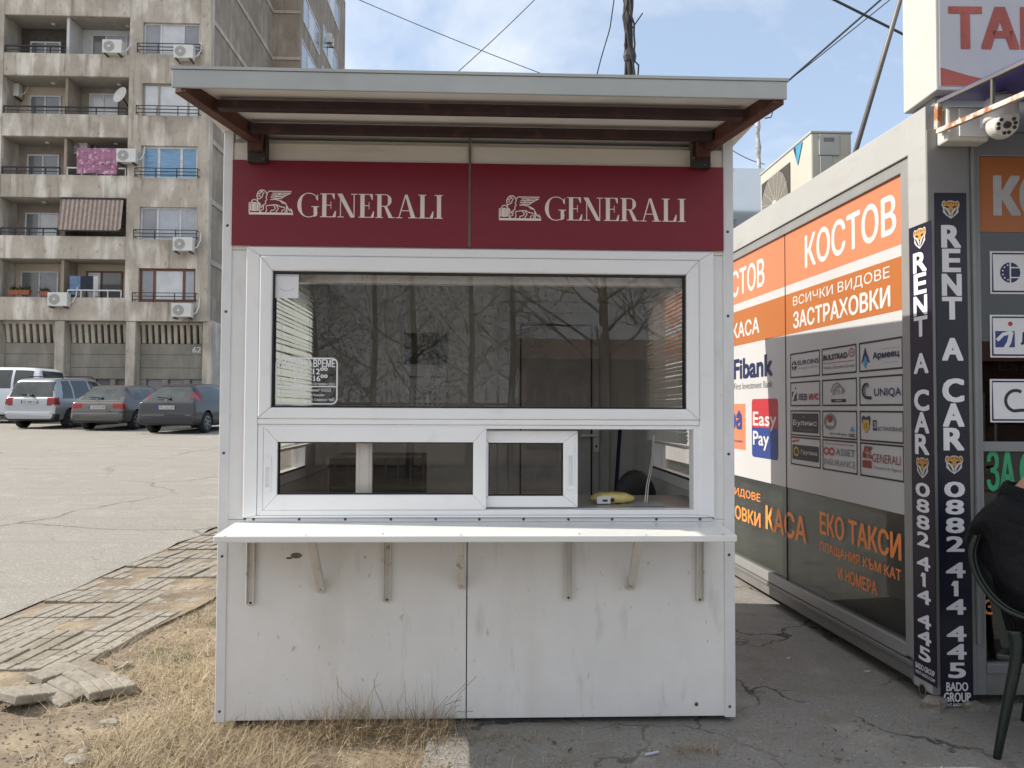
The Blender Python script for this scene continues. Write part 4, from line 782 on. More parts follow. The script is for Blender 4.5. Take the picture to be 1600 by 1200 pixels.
# posters behind the front glass
pmats = [PAPER, NAVY, BLUP, REDP, INK]
for i, (v0, v1) in enumerate(((391, 458), (491, 558), (592, 660))):
    a0, z1 = T.ab(1551, v0); _, z0 = T.ab(1551, v1); h = z1-z0; w = h*2.1; o = -.0225
    mb = MB(); mb.pbox(T, a0, a0+w, z0, z1, o-.001, o, 0)
    mb.ribbon(T, [(a0+.012, z0+.012), (a0+w-.012, z0+.012), (a0+w-.012, z1-.012), (a0+.012, z1-.012), (a0+.012, z0+.008)], .009, o+.0006, 1)
    if i == 0:
        cx, cz, rr = a0+h*.47, z0+h*.5, h*.24
        mb.poly(T, [(cx+rr*math.cos(t), cz+rr*math.sin(t)) for t in [k*.3142 for k in range(20)]], o+.0006, 1); mb.poly(T, [(cx-.003, cz-rr), (cx+.004, cz-rr), (cx+.004, cz+rr), (cx-.003, cz+rr)], o+.001, 0)
        for dz in (-.028, .022): mb.poly(T, [(cx+.004, cz+dz), (cx+rr, cz+dz), (cx+rr, cz+dz+.006), (cx+.004, cz+dz+.006)], o+.0012, 0)
        for t in (1.9, 2.4, 2.9, 3.4, 3.9, 4.4): mb.poly(T, [(cx+rr*.75*math.cos(t)+.005*math.cos(k), cz+rr*.75*math.sin(t)+.005*math.sin(k)) for k in (0, 1.57, 3.14, 4.71)], o+.0012, 0)
        mb.text(T, 'EUROINS', a0+h*.86, a0+w*.95, cz-.01, cz+.05, o+.0006, 1, .02); mb.text(T, 'MEMBER OF', a0+h*.86, a0+w*.7, cz-.05, cz-.035, o+.0006, 1, 0)
    elif i == 1:
        mb.poly(T, [(a0+h*.12, z0+h*.24), (a0+h*.58, z0+h*.24), (a0+h*.58, z0+h*.62), (a0+h*.12, z0+h*.62)], o+.0006, 2)
        mb.ribbon(T, [(a0+h*.16, z0+h*.4), (a0+h*.3, z0+h*.54), (a0+h*.52, z0+h*.6)], .018, o+.001, 0); mb.ribbon(T, [(a0+h*.5, z0+h*.6), (a0+h*.44, z0+h*.35), (a0+h*.33, z0+h*.18)], .022, o+.0012, 0)
        mb.poly(T, [(a0+h*.48+.012*math.cos(t), z0+h*.79+.012*math.sin(t)) for t in [k*.524 for k in range(12)]], o+.0006, 3); mb.text(T, 'ЛЕВ ИНС', a0+h*.72, a0+w*.95, z0+h*.3, z0+h*.6, o+.0006, 1, .03)
    else:
        mb.ribbon(T, [(a0+h*.6+h*.3*math.cos(t)*.8, z0+h*.5+h*.24*math.sin(t)) for t in [1.0+k*.25 for k in range(15)]]+[(a0+h*.7, z0+h*.28), (a0+h*.95, z0+h*.29)], .016, o+.0006, 4); mb.text(T, 'UNIQA', a0+h*1.0, a0+w*.95, z0+h*.3, z0+h*.6, o+.0006, 1, .01)
    tag(mb.build('poster', pmats, pav), ('white framed poster with a round blue emblem', 'white framed poster with a blue square and red dot', 'white framed poster with a dark looping stroke')[i])
zz = lambda v: T.ab(1560, v)[1]
mb = MB(); mb.pbox(T, t1+.08, t1+.5, zz(765), zz(702), -.0235, -.0225, 0); a0, z1 = T.ab(1545, 704); a1, z0 = T.ab(1592, 768); mb.text(T, 'ЗА', a0, a1, z0, z1, -.0215, 1, .015); mb.text(T, 'СТРАХОВКИ', a1+.02, a1+.9, z0, z1, -.0215, 1, .015); mb.build('lettering', [INK, GRNP], pav)
mb = MB(); a0, z1 = T.ab(1541, 938); a1, z0 = T.ab(1562, 962); mb.text(T, 'З', a0, a1, z0, z1, -.022, 0, .02); mb.text(T, 'АСТРАХОВКИ', a1+.02, a1+.7, z0, z1, -.022, 0, .02); mb.build('lettering', [OTX], pav)
mb = MB(); mb.pbox(T, t1+.03, t1+.6, zz(1034), zz(985), -.03, -.0295, 0)
tag(mb.build('brick_print_poster', layer(mat('brick_print', (.16, .028, .03), .5, var=.2, scale=8), (.03, .012, .012), 14, .55, .6), pav), 'poster printed with red brickwork at the foot of the front glass')
mb = MB(); mb.pbox(T, t1+.12, t1+.7, zz(585), zz(560), -.1, -.098, 0); mb.text(T, 'Easy', t1+.14, t1+.36, zz(582), zz(563), -.097, 2, .01); mb.pbox(T, t1+.12, t1+.7, zz(592), zz(586), -.1, -.098, 1); mb.build('logo', [REDP, BLUP, PAPER], pav)
MB().pbox(T, t1, TW-.06, zz(392), zz(366), -.6, -.58).build('green_curtain', mat('mint_cloth', (.28, .50, .38), .7), pav)
MB().pbox(T, t1+.1, t1+.7, zz(735), zz(665), -.12, -.115).build('notice', PAPER, pav)
MB().pbox(T, t0, TW-.06, .1, zr-.3, -1.7, -1.65).build('inner_wall', mat('inner_dark_wall', (.06, .055, .05), .7, var=.3, scale=3), pav)
# banners
def tiger(mb, P, cx, cz, r, off):
    f = lambda pts: [(cx+x*r, cz+y*r) for x, y in pts]
    H = [(-.98, .45), (-.92, .8), (-.72, .98), (-.5, .82), (-.2, .97), (.2, .97), (.5, .82), (.72, .98), (.92, .8), (.98, .45), (.82, .1), (.85, -.3), (.5, -.65), (0, -1.0), (-.5, -.65), (-.85, -.3), (-.82, .1)]
    mb.poly(P, f(H)[::-1], off, 2)
    mb.poly(P, f([(-.93, .5), (-.85, .75), (-.7, .88), (-.5, .74), (-.2, .9), (.2, .9), (.5, .74), (.7, .88), (.85, .75), (.93, .5), (.7, .2), (.55, .3), (.3, .0), (0, -.15), (-.3, 0), (-.55, .3), (-.7, .2)])[::-1], off+.0006, 1)
    for s in (-1, 1):
        mb.poly(P, f([(s*.15, .28), (s*.55, .42), (s*.62, .25), (s*.3, .12)]), off+.001, 0); mb.poly(P, f([(s*.62, .1), (s*.7, .02), (s*.42, -.5), (s*.12, -.78), (s*.32, -.3)]), off+.001, 0)
        mb.poly(P, f([(s*.66, .80), (s*.84, .70), (s*.78, .58)]), off+.0012, 0); mb.ribbon(P, f([(s*.1, .8), (s*.22, .6)]), r*.07, off+.001, 0); mb.ribbon(P, f([(s*.35, .75), (s*.5, .58)]), r*.07, off+.001, 0)
    mb.poly(P, f([(-.16, -.12), (.16, -.12), (0, -.3)]), off+.0014, 0); mb.ribbon(P, f([(0, -.3), (0, -.5)]), r*.06, off+.0014, 0); mb.poly(P, f([(-.14, -.62), (.14, -.62), (0, -.72)]), off+.0014, 0)
TIG = mat('tiger_orange', (.60, .30, .06), .5); LET = mat('banner_grey_white', (.76, .77, .82), .5, var=.03)
def banner(P, u0, u1, vt, vb, off, lab, chars, heads, foot):
    a0 = P.ab(u0, 700)[0]; a1 = P.ab(u1, 700)[0]; uc = (u0+u1)/2; Z = lambda v: P.ab(uc, v)[1]
    zt, zb = Z(vt), Z(vb); t = thing('banner', P.pt((a0+a1)/2, zb, off), lab, 'banner', 'vertical banners on the pavilion corner')
    MB().pbox(P, a0, a1, zb, zt, off-.003, off).build('sheet', NAVB, t); w = a1-a0; mb = MB()
    for c, v0, v1, k in chars:
      if c == '1':
        x0, x1, z0, z1 = a0+w*.44, a0+w*.58, Z(v1), Z(v0); mb.poly(P, [(x0, z0), (x1, z0), (x1, z1), (x0, z1)], off+.0008); mb.poly(P, [(a0+w*.35, z1-(z1-z0)*.30), (x0, z1-(z1-z0)*.34), (x0, z1), (a0+w*.41, z1-(z1-z0)*.06)], off+.0009); continue
      mb.text(P, c, a0+w*(.5-k*.52), a0+w*(.5+k*.52), Z(v1-.5), Z(v0+.5), off+.0008, 0, .014 if c == '1' else .036)
    for s, v0, v1, k in foot: mb.text(P, s, a0+w*(.5-k/2), a0+w*(.5+k/2), Z(v1), Z(v0), off+.0008, 0, .02)
    mb.build('lettering', LET, t)
    for v, r in heads: m2 = MB(); tiger(m2, P, (a0+a1)/2, Z(v), r*w, off+.0008); m2.build('tiger_emblem', [NAVB, TIG, FW], t)
ch = [('R', 352, 388, .60), ('E', 389, 426, .56), ('N', 428, 463, .60), ('T', 464, 500, .60), ('A', 528, 564, .64), ('C', 591, 629, .66), ('A', 630, 667, .64), ('R', 668, 704, .62), ('0', 752, 777, .62), ('8', 780, 804, .56), ('8', 808, 833, .56), ('2', 837, 862, .54), ('4', 878, 903, .58), ('1', 907, 931, .40), ('4', 935, 960, .58), ('4', 977, 1002, .58), ('4', 1005, 1030, .58), ('5', 1034, 1059, .52)]
banner(T, 1464, 1514, 302, 1107, .0075, 'wide navy banner with tiger heads and white letters on the front of the corner post', ch, [(328, .29), (726, .29)], [('BADO', 1065, 1079, .68), ('GROUP', 1081, 1096, .84), ('RENT-BADO.COM', 1098, 1103, .84)])
ch2 = [(c, 392+(v0-352)*.905, 392+(v1-352)*.905, k) for c, v0, v1, k in ch]
banner(S, 1426, 1461, 349, 1062, .0065, 'narrow navy banner with tiger heads on the corner post side facing the white kiosk', ch2, [(371, .29), (731, .29)], [('BADO GROUP', 1039, 1048, .84), ('RENT-BADO.COM', 1051, 1056, .84)])
# corner stones
p = PG(1455, 1118); chunk('stone', (2.2, 3.72, -.02), .075, .06, .05, STONE, 'rough yellowish stone propping the pavilion corner, left of the flat one', 'stone', rz=.6, seed=2)
chunk('stone', (2.40, 3.72, -.025), .07, .06, .04, STONE, 'flat grey stone block under the pavilion front below the wide banner', 'stone', rz=.05, seed=9)
# ---- sign box on the roof
zs = T.ab(1463, 138)[1]; t = thing('light_box_sign', T.pt(1.7, zs, -.1), 'large white roof sign box with red taxi lettering above the pavilion front', 'sign')
SIGNF = mat('sign_face_grey', (.46, .47, .48), .4, var=.03); mb = MB(); sa0 = T.ab(1463, 137, -.02)[0]; sd = .05
while True:
    _P = T.pt(sa0, zs, -sd)-EYE
    if 800+FPX*_P.dot(RGT)/_P.dot(FWD) <= 1412 or sd > .6: break
    sd += .005
mb.pbox(T, sa0, 3.6, zs, zs+1.0, -sd, -.02); mb.build('box', layer(mat('white_sign_sheet', (.50, .49, .46), .45, var=.03), (.45, .43, .38), 3, .6, .8, amt=.4, streak=3), t, bevel=.006)
MB().pbox(T, sa0+.018, 3.58, zs+.02, zs+.98, -.0199, -.016).build('face', SIGNF, t)
q0 = T.ab(1484, 7); q1 = T.ab(1535, 75); hT = q0[1]-q1[1]; wT = q1[0]-q0[0]; mb = MB(); TR = mat('dull_red_letter', (.40, .085, .06), .5)
mb.text(T, 'ТАКСИ', q0[0], q0[0]+wT*5.65, q1[1], q0[1], -.0150, 0, .035); mb.build('lettering', TR, t)
mb = MB(); mb.poly(T, [(sa0+.02, zs+.022), (sa0+.44, zs+.022), (sa0+.32, zs+.04), (sa0+.16, zs+.075), (sa0+.02, zs+.115)], -.0152, 0); mb.build('swoosh', TR, t)
mb = MB(); mb.pbox(T, sa0+.04, 3.5, zr-.05, zs-.004, -sd+.04, -.10); mb.build('base_rail', PALU, t)
for a, z in ((0.0, .05),): pass
# ---- awning frame
aw_ = thing('awning', T.pt(2, zr-.1, .5), 'rusty framed awning with a dark blue sheet over the pavilion front', 'awning')
RS = layer(mat('rusty_white_paint', (.60, .56, .50), .5, var=.05, scale=10), (.36, .12, .025), 13, .50, .58, amt=.95); SG = mat('grey_steel_tube', (.17, .16, .15), .5, .2)
def onx(u, v): return PX(u, v, 2.235)
L0 = onx(1466, 205); L1 = onx(1600, 148); U0 = onx(1466, 160); U1 = onx(1600, 97)
ext = lambda a, b, k: a+(b-a)*k
L2, U2 = ext(L0, L1, 2.0), ext(U0, U1, 2.0)
MB().bar(L0, L2, .022, .022).build('rail', RS, aw_); MB().bar(U0, U2, .016, .016).build('top_rail', SG, aw_)
MB().bar(L0+Vector((.0, .002, .012)), U0-Vector((0, 0, .008)), .024, .03, up=(0, 1, 0)).build('post', RS, aw_)
s0, s1 = onx(1551, 168), onx(1551, 121); MB().bar(s0, s1, .012, .014, up=(0, 1, 0)).build('post', SG, aw_)
X2 = Vector((3.9, 0, 0)); mb = MB(); mb.bar(L2, L2+X2, .022, .022, up=(0, 0, 1)); mb.build('rail', RS, aw_)
PUR = mat('dark_blue_awning_sheet', (.07, .055, .26), .35, var=.1, scale=2)
mb = MB(); up_ = Vector((0, 0, .012)); mb.hexa([U0+up_, U2+up_, U2+X2+up_, U0+X2+up_, U0+up_*1.3, U2+up_*1.3, U2+X2+up_*1.3, U0+X2+up_*1.3]); mb.build('sheet', PUR, aw_)
mb = MB(); q = T.pt(.09, 0, .012); 
# ---- junction box and camera
t = thing('junction_box', T.pt(.25, T.ab(1500, 220)[1], .1), 'white plastic junction box under the awning beside the dome camera', 'box')
jb = T.rect(1480, 166, 1546, 220, .1); mb = MB(); mb.pbox(T, jb[0], jb[1], jb[2], jb[3], .005, .10); mb.build('case', mat('aged_white_plastic', (.62, .60, .55), .4, var=.04), t, bevel=.012); MB().pbox(T, jb[0]+.055, jb[1]-.02, jb[2]+.02, jb[3]-.01, .1001, .108).build('lid', PVC, t, bevel=.004)
mb = MB(); mb.pbox(T, jb[1]-.06, jb[1]+.0, jb[2]+.05, jb[3]-.03, .108, .135); mb.build('clip', PVC, t, bevel=.012)
cc = PY(1564, 190, 3.50); t = thing('dome_camera', cc, 'white dome surveillance camera hanging under the awning at the pavilion front', 'camera')
CW = mat('camera_white', (.68, .67, .63), .3, var=.02)
mb = MB(); mb.lathe(cc, [(0, .12), (.05, .118), (.07, .10), (.074, .02), (.076, .0), (.06, -.005), (0, -.005)], 24); mb.build('housing', CW, t, smooth=True)
hd = cc+Vector((-.005, -.012, -.02)); MB().ball(hd, .066, 0, (1, 1, 1.02), 24, 16).build('head', CW, t, smooth=True)
fd = Vector((-.25, -1, -.38)).normalized(); x = fd.cross(Vector((0, 0, 1))).normalized(); y = x.cross(fd)
mb = MB(); c = hd+fd*.058; mb.lathe(c, [(0, .004), (.05, .003), (.052, .0), (.052, -.03)], 22, 0, fd); mb.build('face_plate', CW, t, smooth=True)
mb = MB(); mb.lathe(c+fd*.005, [(0, .012), (.015, .012), (.017, 0)], 16, 0, fd)
for a in (.2, .75, 2.4, 2.95, 4.35, 4.9, 3.5, -.35): mb.lathe(c+fd*.003+(x*math.cos(a)+y*math.sin(a))*.036, [(0, .004), (.008, .004), (.009, 0)], 10, 0, fd)
mb.build('lens', mat('lens_black', (.01, .01, .012), .15), t)
MB().bar(T.pt(.42, cc.z+.13, 0), cc+Vector((0, 0, .125)), .05, .035).build('arm', CW, t, bevel=.006)
mb = MB(); mb.tube([T.pt(.30, cc.z+.10, .05), T.pt(.33, cc.z+.14, .09), T.pt(.40, cc.z+.12, .1), cc+Vector((0, .05, .10))], .006, 8); mb.build('cable', CW, t, smooth=True)
# ---- air conditioner on the pavilion roof
ax = 2.29; y_n = (PX(1268, 300, ax)).y; y_f = PX(1188, 300, ax).y; zt = PX(1268, 207, ax).z; zb_ = zr-.28; xr_ = PY(1331, 250, y_n).x
ac = thing('air_conditioner', ((ax+xr_)/2, (y_n+y_f)/2, zb_), 'large cream outdoor air conditioner unit standing on the pavilion roof', 'air conditioner')
CREM = mat('cream_enamel', (.50, .48, .42), .4, var=.04, scale=3); GRC = mat('grey_enamel', (.44, .45, .43), .4, var=.03)
MB().box(ax, xr_, y_n, y_f, zb_+.04, zt).build('case', CREM, ac, bevel=.012)
MB().box(ax-.006, xr_+.006, y_n-.006, y_f+.006, zt-.002, zt+.016).build('lid', GRC, ac, bevel=.005)
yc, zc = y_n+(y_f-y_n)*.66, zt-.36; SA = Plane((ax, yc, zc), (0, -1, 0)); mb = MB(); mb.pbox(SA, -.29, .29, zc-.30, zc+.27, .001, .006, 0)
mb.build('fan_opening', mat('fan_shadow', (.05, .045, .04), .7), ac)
mb = MB()
for k in range(17): mb.disc(SA.pt(0, zc, .014), SA.n, .045+k*.0142, .0497+k*.0142, 36, .002)
for k in range(16): a = k*math.pi/8; mb.bar(SA.pt(.05*math.cos(a), zc+.05*math.sin(a), .012), SA.pt(.28*math.cos(a+.5), zc+.28*math.sin(a+.5), .012), .004, .004, up=(1, 0, 0))
mb.disc(SA.pt(0, zc, .012), SA.n, 0, .06, 24, .006); mb.build('fan_grille', CREM, ac)
EP = Plane((0, y_n, 0), (1, 0, 0)); e = EP.rect(1279, 211, 1311, 243); mb = MB(); mb.pbox(EP, e[0], e[1], e[2], e[3], .001, .012); e2 = EP.rect(1281, 244, 1300, 275); mb.pbox(EP, e2[0], e2[1], e2[2]-.2, e2[3], .001, .008); mb.build('service_panel', GRC, ac, bevel=.006)
e3 = EP.rect(1286, 216, 1302, 222); MB().pbox(EP, e3[0], e3[1], e3[2], e3[3], .0121, .014).build('grip', mat('dim_plastic', (.2, .2, .19), .5), ac)
b1 = SA.ab(1241, 232); mb = MB(); mb.poly(SA, [(b1[0], b1[1]), (b1[0]+.16, b1[1]+.0), (b1[0]+.07, b1[1]-.15)][::-1], .0066, 0); mb.poly(SA, [(b1[0]-.0, b1[1]-.005), (b1[0]+.04, b1[1]-.005), (b1[0]+.05, b1[1]-.1)][::-1], .0072, 1); mb.build('logo', [CYA, NAVY], ac)
# glossy cabinet behind it
gy = 7.0; g0 = PY(1120, 262, gy); g1 = PY(1192, 262, gy)
tag(MB().box(g0.x, g1.x+.5, gy, gy+.3, zr-.26, g0.z).build('steel_cabinet', mat('polished_steel', (.50, .55, .60), .06, .9, var=.02), bevel=.004), 'polished steel cabinet on the pavilion roof behind the air conditioner', 'cabinet')
# ================================================================== APARTMENT BUILDING
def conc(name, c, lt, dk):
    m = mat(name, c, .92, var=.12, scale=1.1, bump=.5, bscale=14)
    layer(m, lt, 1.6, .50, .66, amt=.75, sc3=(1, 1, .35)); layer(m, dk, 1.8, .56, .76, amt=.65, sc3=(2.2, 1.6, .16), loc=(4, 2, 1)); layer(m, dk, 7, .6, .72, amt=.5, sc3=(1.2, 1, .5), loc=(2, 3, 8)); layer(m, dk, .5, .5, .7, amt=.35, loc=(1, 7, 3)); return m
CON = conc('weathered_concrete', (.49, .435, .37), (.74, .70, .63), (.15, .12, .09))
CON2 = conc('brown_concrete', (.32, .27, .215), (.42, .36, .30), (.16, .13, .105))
CONG = conc('grey_pebble_panel', (.28, .26, .225), (.34, .315, .275), (.18, .165, .14))
PIL = conc('pale_pillar_concrete', (.50, .45, .38), (.62, .57, .49), (.2, .18, .15))
BWALL = mat('balcony_plaster', (.30, .26, .21), .9, var=.15, scale=1.5); BWH = mat('balcony_white_plaster', (.62, .62, .61), .85, var=.08, scale=1); BYE = mat('balcony_cream_plaster', (.55, .47, .36), .85, var=.08, scale=1); BDK = mat('balcony_dark_wall', (.10, .085, .07), .9, var=.2)
IRON = mat('black_iron', (.025, .025, .026), .6); WFR = mat('window_white_frame', (.62, .63, .65), .4); WBR = mat('window_brown_frame', (.16, .06, .03), .5)
def paneM(name, c, r=.12): return mat(name, c, r, var=.12, scale=1.3, spec=.7)
PGR = paneM('curtained_pane', (.42, .45, .50)); PDK = paneM('dark_pane', (.19, .195, .20)); PNET = paneM('net_curtain_pane', (.60, .62, .64)); PSH = paneM('blind_pane', (.26, .27, .30)); PBL = mat('blue_blind_pane', (.22, .42, .66), .2, var=.25, scale=1.2, streak=30)
apt = thing('apartment_building', (-17, 40, .96), 'weathered concrete apartment block with balconies rising behind the parked cars', 'building')
def Bx(u): return F.ab(u, 400)[0]
def Bz(v): return F.ab(150, v)[1]
FH = (Bz(120)-Bz(501))/4
XR_ = Bx(325); xc = Bx(196); xd = Bx(96)
Z1 = Bz(501); lev = [Z1+FH*k for k in range(8)]      # underside of each parapet
XLFT = -31.0; xa = Bx(-2)
hp = Bz(465)-Bz(501)
# masses
mb = MB(); mb.box(XLFT, XR_-.002, BY+1.3, BY+9.4, .9, lev[7]+2); mb.build('rear_wall', BWALL, apt)
mb = MB(); X2_ = PX(470, 300, -10.6).x; Y2 = 43.6
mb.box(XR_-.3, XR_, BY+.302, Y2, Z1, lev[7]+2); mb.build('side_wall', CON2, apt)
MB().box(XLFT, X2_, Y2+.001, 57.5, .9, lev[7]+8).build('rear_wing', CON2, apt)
mb = MB()
for k in range(8): mb.box(XR_+.001, XR_+.05, BY+.3, Y2, lev[k]-.12, lev[k]+.10)
for k in range(8): mb.box(X2_-1.9, X2_+.04, Y2-.05, Y2, lev[k]-.10, lev[k]+.06)
mb.build('panel_joint', PIL, apt)
MB().box(XR_-.45, XR_+.02, BY-.06, BY+.3, Z1-.0, lev[7]+2).build('corner_rib', PIL, apt)
MB().box(XR_-.29, XR_-.02, BY+1.29, Y2-.1, .9, Z1-.01).build('ground_side_wall', CONG, apt)
# window bay
wx0, wx1 = Bx(217), Bx(306)
wins = [(418, 471, 'b'), (322, 373, 'g'), (226, 277, 's'), (128, 180, 'n'), (33, 83, 'p'), (-64, -13, 'g'), (-160, -110, 'g'), (-256, -206, 'g')]
bay = MB(); bay.box(xc+.02, wx0, BY, BY+.3, Z1, lev[7]+2); bay.box(wx1, XR_-.452, BY, BY+.3, Z1, lev[7]+2)
zz_ = Z1
for v0, v1, kd_ in wins:
    bay.box(wx0, wx1, BY, BY+.3, zz_, Bz(v1)); zz_ = Bz(v0)
bay.build('bay_wall', CON, apt)
def window(plane, a0, a1, z0, z1, splits, fm, panes, d=-.12, parent=apt, fw=.07, label=None):
    mb = MB(); mb.ring(plane, (a0, a1, z0, z1), (a0+fw, a1-fw, z0+fw, z1-fw), d-.06, d)
    xs = [a0+fw]+[a0+(a1-a0)*s for s in splits]+[a1-fw]
    for x in xs[1:-1]: mb.pbox(plane, x-fw*.55, x+fw*.55, z0+fw, z1-fw, d-.06, d)
    f = mb.build('window', fm, parent)
    if label: f['label'] = label
    pm = []; [pm.append(p) for p in panes if p not in pm]; mb = MB()
    for i in range(len(xs)-1): mb.pbox(plane, xs[i], xs[i+1], z0+fw, z1-fw, d-.05, d-.03, pm.index(panes[i]))
    mb.build('pane', pm, f); return f
def rail(x0, x1, zt, zb, y0, d, parent=apt):
    mb = MB(); 
    for z in (zt, (zt+zb)/2, zb): mb.bar((x0, y0-d, z), (x1, y0-d, z), .03, .03)
    n = max(3, int((x1-x0)/.75)); 
    for i in range(n+1): x = x0+(x1-x0)*i/n; mb.bar((x, y0-d, zb-.12), (x, y0-d, zt), .03, .03, up=(0, 1, 0))
    for x in (x0, x1):
        for z in (zt, zb): mb.bar((x, y0, z), (x, y0-d, z), .025, .025)
    return mb.build('railing', IRON, parent)
for i, (v0, v1, kd_) in enumerate(wins):
    z0, z1 = Bz(v1), Bz(v0)
    if kd_ == 'b': window(F, wx0, wx1, z0, z1, (.26, .78), WBR, [PSH, PNET, PGR], fw=.1, label='brown framed window')
    elif kd_ == 's': window(F, wx0, wx1, z0, z1, (.3, .7), WFR, [PBL, PBL, PBL], fw=.1, label='window with blue blinds drawn')
    elif kd_ == 'n': window(F, wx0, wx1, z0, z1, (.28, .8), mat('grey_beige_frame', (.33, .31, .28), .5), [PNET, PNET, PNET])
    else: window(F, wx0, wx1, z0, z1, (.3, .7), WFR, [PSH, PNET, PSH] if kd_ == 'p' else [PSH, PGR, PGR])
    if i < 6: rail(wx0-.12, wx1+.12, z0+.36, z0+.06, BY, .28)
# balconies
pv_ = MB()
for k in range(8):
    z = lev[k]
    for x0, x1 in ((Bx(-135), xa-.25), (xa, xc)):
        MB().box(x0, x1, BY-.02, BY+.12, z, z+hp).build('balcony_parapet', CON, apt, bevel=.02, seg=1)
    MB().box(Bx(-135), xc, BY+.121, BY+1.299, z, z+.16).build('balcony_slab', mat('slab_underside', (.40, .38, .34), .9, var=.1, scale=2) if k == 0 else bpy.data.materials['slab_underside'], apt)
    th = 'd'
    if k < 7:
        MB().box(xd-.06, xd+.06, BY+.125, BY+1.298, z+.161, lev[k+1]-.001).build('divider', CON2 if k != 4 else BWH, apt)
        MB().box(xa-.25, xa-.001, BY-.03, BY+1.3, z, lev[k+1]).build('divider', CON, apt)
MB().box(xc+.0, xc+.019, BY+.0, BY+1.3, Z1, lev[7]+2).build('divider', CON, apt)
MB().box(XLFT, Bx(-136), BY-.01, BY+1.3, Z1, lev[7]+2).build('bay_wall', CON, apt)
# balcony back walls and doors, one look per balcony
def backwall(k, right, m):
    x0, x1 = (xd+.061, xc-.001) if right else (xa, xd-.061)
    MB().box(x0, x1, BY+1.24, BY+1.2995, lev[k]+.161, lev[k+1]-.001).build('balcony_wall', m, apt)
BW = Plane((0, BY+1.24, 0), (1, 0, 0))
looks = {(0, 0): BYE, (0, 1): BYE, (1, 0): BWALL, (1, 1): BWALL, (2, 0): BWALL, (2, 1): BWALL, (3, 0): BYE, (3, 1): BWALL, (4, 0): BDK, (4, 1): BWH, (5, 0): BWALL, (5, 1): BWALL, (6, 0): BWALL, (6, 1): BWALL}
for (k, rt), m in looks.items(): backwall(k, rt, m)
def bwin(u0, v0, u1, v1, fm, panes, sp=(.5,), d=.03):
    a0, a1, z0, z1 = BW.rect(u0, v0, u1, v1); z0 = max(z0, min(l for l in lev if abs(l-z0) < 9)+.0); window(BW, a0, a1, z0, z1, sp, fm, panes, d=.065)
bwin(48, 66, 96, 95, WFR, [PDK, PDK]); bwin(144, 55, 200, 95, WFR, [PDK, PGR], (.4,)); bwin(47, 150, 96, 190, WFR, [PDK, PSH]); bwin(43, 242, 93, 290, WFR, [PDK, PSH]); bwin(40, 333, 92, 385, WFR, [PDK, PNET], (.42,)); bwin(33, 424, 92, 475, WFR, [PDK, PSH]); bwin(135, 424, 192, 480, WBR, [PNET, PDK], (.42,))
bwin(140, 147, 185, 190, WFR, [PNET, PNET])
# ceiling lamps on the balcony ceilings
for (u, k) in ((60, 5), (180, 5), (62, 4), (168, 4), (55, 3), (165, 3), (52, 2)):
    x = Bx(u); q = MB(); q.ball((x, BY+.75, lev[k]-.02), .11, 0, (1, 1, .5), 10, 6); q.build('ceiling_lamp', BWH, apt)
# railings on the parapets
for (u0, u1, k, m) in ((-2, 96, 4, IRON), (-2, 195, 3, IRON), (-2, 92, 2, IRON), (-2, 90, 1, IRON), (100, 195, 2, WFR), (105, 192, 0, WFR)):
    zt = lev[k]+hp; mb = MB(); x0, x1 = Bx(u0)+.05, Bx(u1)-.05; mb.bar((x0, BY+.02, zt+.32), (x1, BY+.02, zt+.32), .06, .06)
    if m is IRON: mb.bar((x0, BY+.02, zt+.15), (x1, BY+.02, zt+.15), .03, .03)
    for i in range(5): x = x0+(x1-x0)*i/4; mb.bar((x, BY+.02, zt), (x, BY+.02, zt+.32), .04, .04, up=(0, 1, 0))
    mb.build('railing', m, apt)
# ground floor
zgv1, zgv0, zgb = Bz(504), Bz(535), Bz(606); GY = BY+.55
GP = Plane((0, GY, 0), (1, 0, 0))
px_ = [(Bx(-118), Bx(-100)), (Bx(-10), Bx(-2)), (Bx(87), Bx(102)), (Bx(198), Bx(213)), (Bx(318), Bx(332))]
for p0, p1 in px_: MB().box(p0, p1, BY+.05, BY+1.2, .9, Z1-.001).build('pillar', PIL, apt, bevel=.02, seg=1)
for i in range(len(px_)-1):
    x0, x1 = px_[i][1]+.01, px_[i+1][0]-.01; mb = MB(); mb.box(x0, x1, GY+.25, GY+.3, zgv0, Z1-.002); mb.build('vent_backing', DARK, apt)
    mb = MB(); n = int((x1-x0)/.285)
    for j in range(n): x = x0+.06+(x1-x0-.1)*j/n; mb.hexa([(x, GY+.05, zgv0+.02), (x+.15, GY+.05, zgv0+.02), (x+.15, GY+.2, zgv0+.02), (x, GY+.2, zgv0+.02), (x+.02, GY-.12, Z1-.12), (x+.17, GY-.12, Z1-.12), (x+.17, GY+.2, Z1-.12), (x+.02, GY+.2, Z1-.12)])
    mb.box(x0, x1, GY-.15, GY+.24, Z1-.119, Z1-.003); mb.build('louvre', PIL, apt)
    zs_ = [zgv0, Bz(553), Bz(574), Bz(592)]
    mb = MB()
    for a, b in zip(zs_[1:], zs_[:-1]): mb.box(x0, x1, GY, GY+.3, a+.018, b)
    mb.box(x0, x1, GY+.03, GY+.29, zs_[-1], zs_[0]-.03); nw = 3; ww = (x1-x0)/nw
    for j in range(nw): mb.box(x0+ww*j, x0+ww*j+ww*.28, GY, GY+.3, zgb, zs_[-1]-.001)
    mb.box(x0, x1, GY, GY+.3, .9, zgb-.001); mb.build('ground_wall', CONG, apt, bevel=.02, seg=1)
    for j in range(nw): MB().box(x0+ww*j+ww*.28+.01, x0+ww*(j+1)-.01, GY+.14, GY+.2, zgb, zs_[-1]-.002).build('basement_window', PDK, apt)
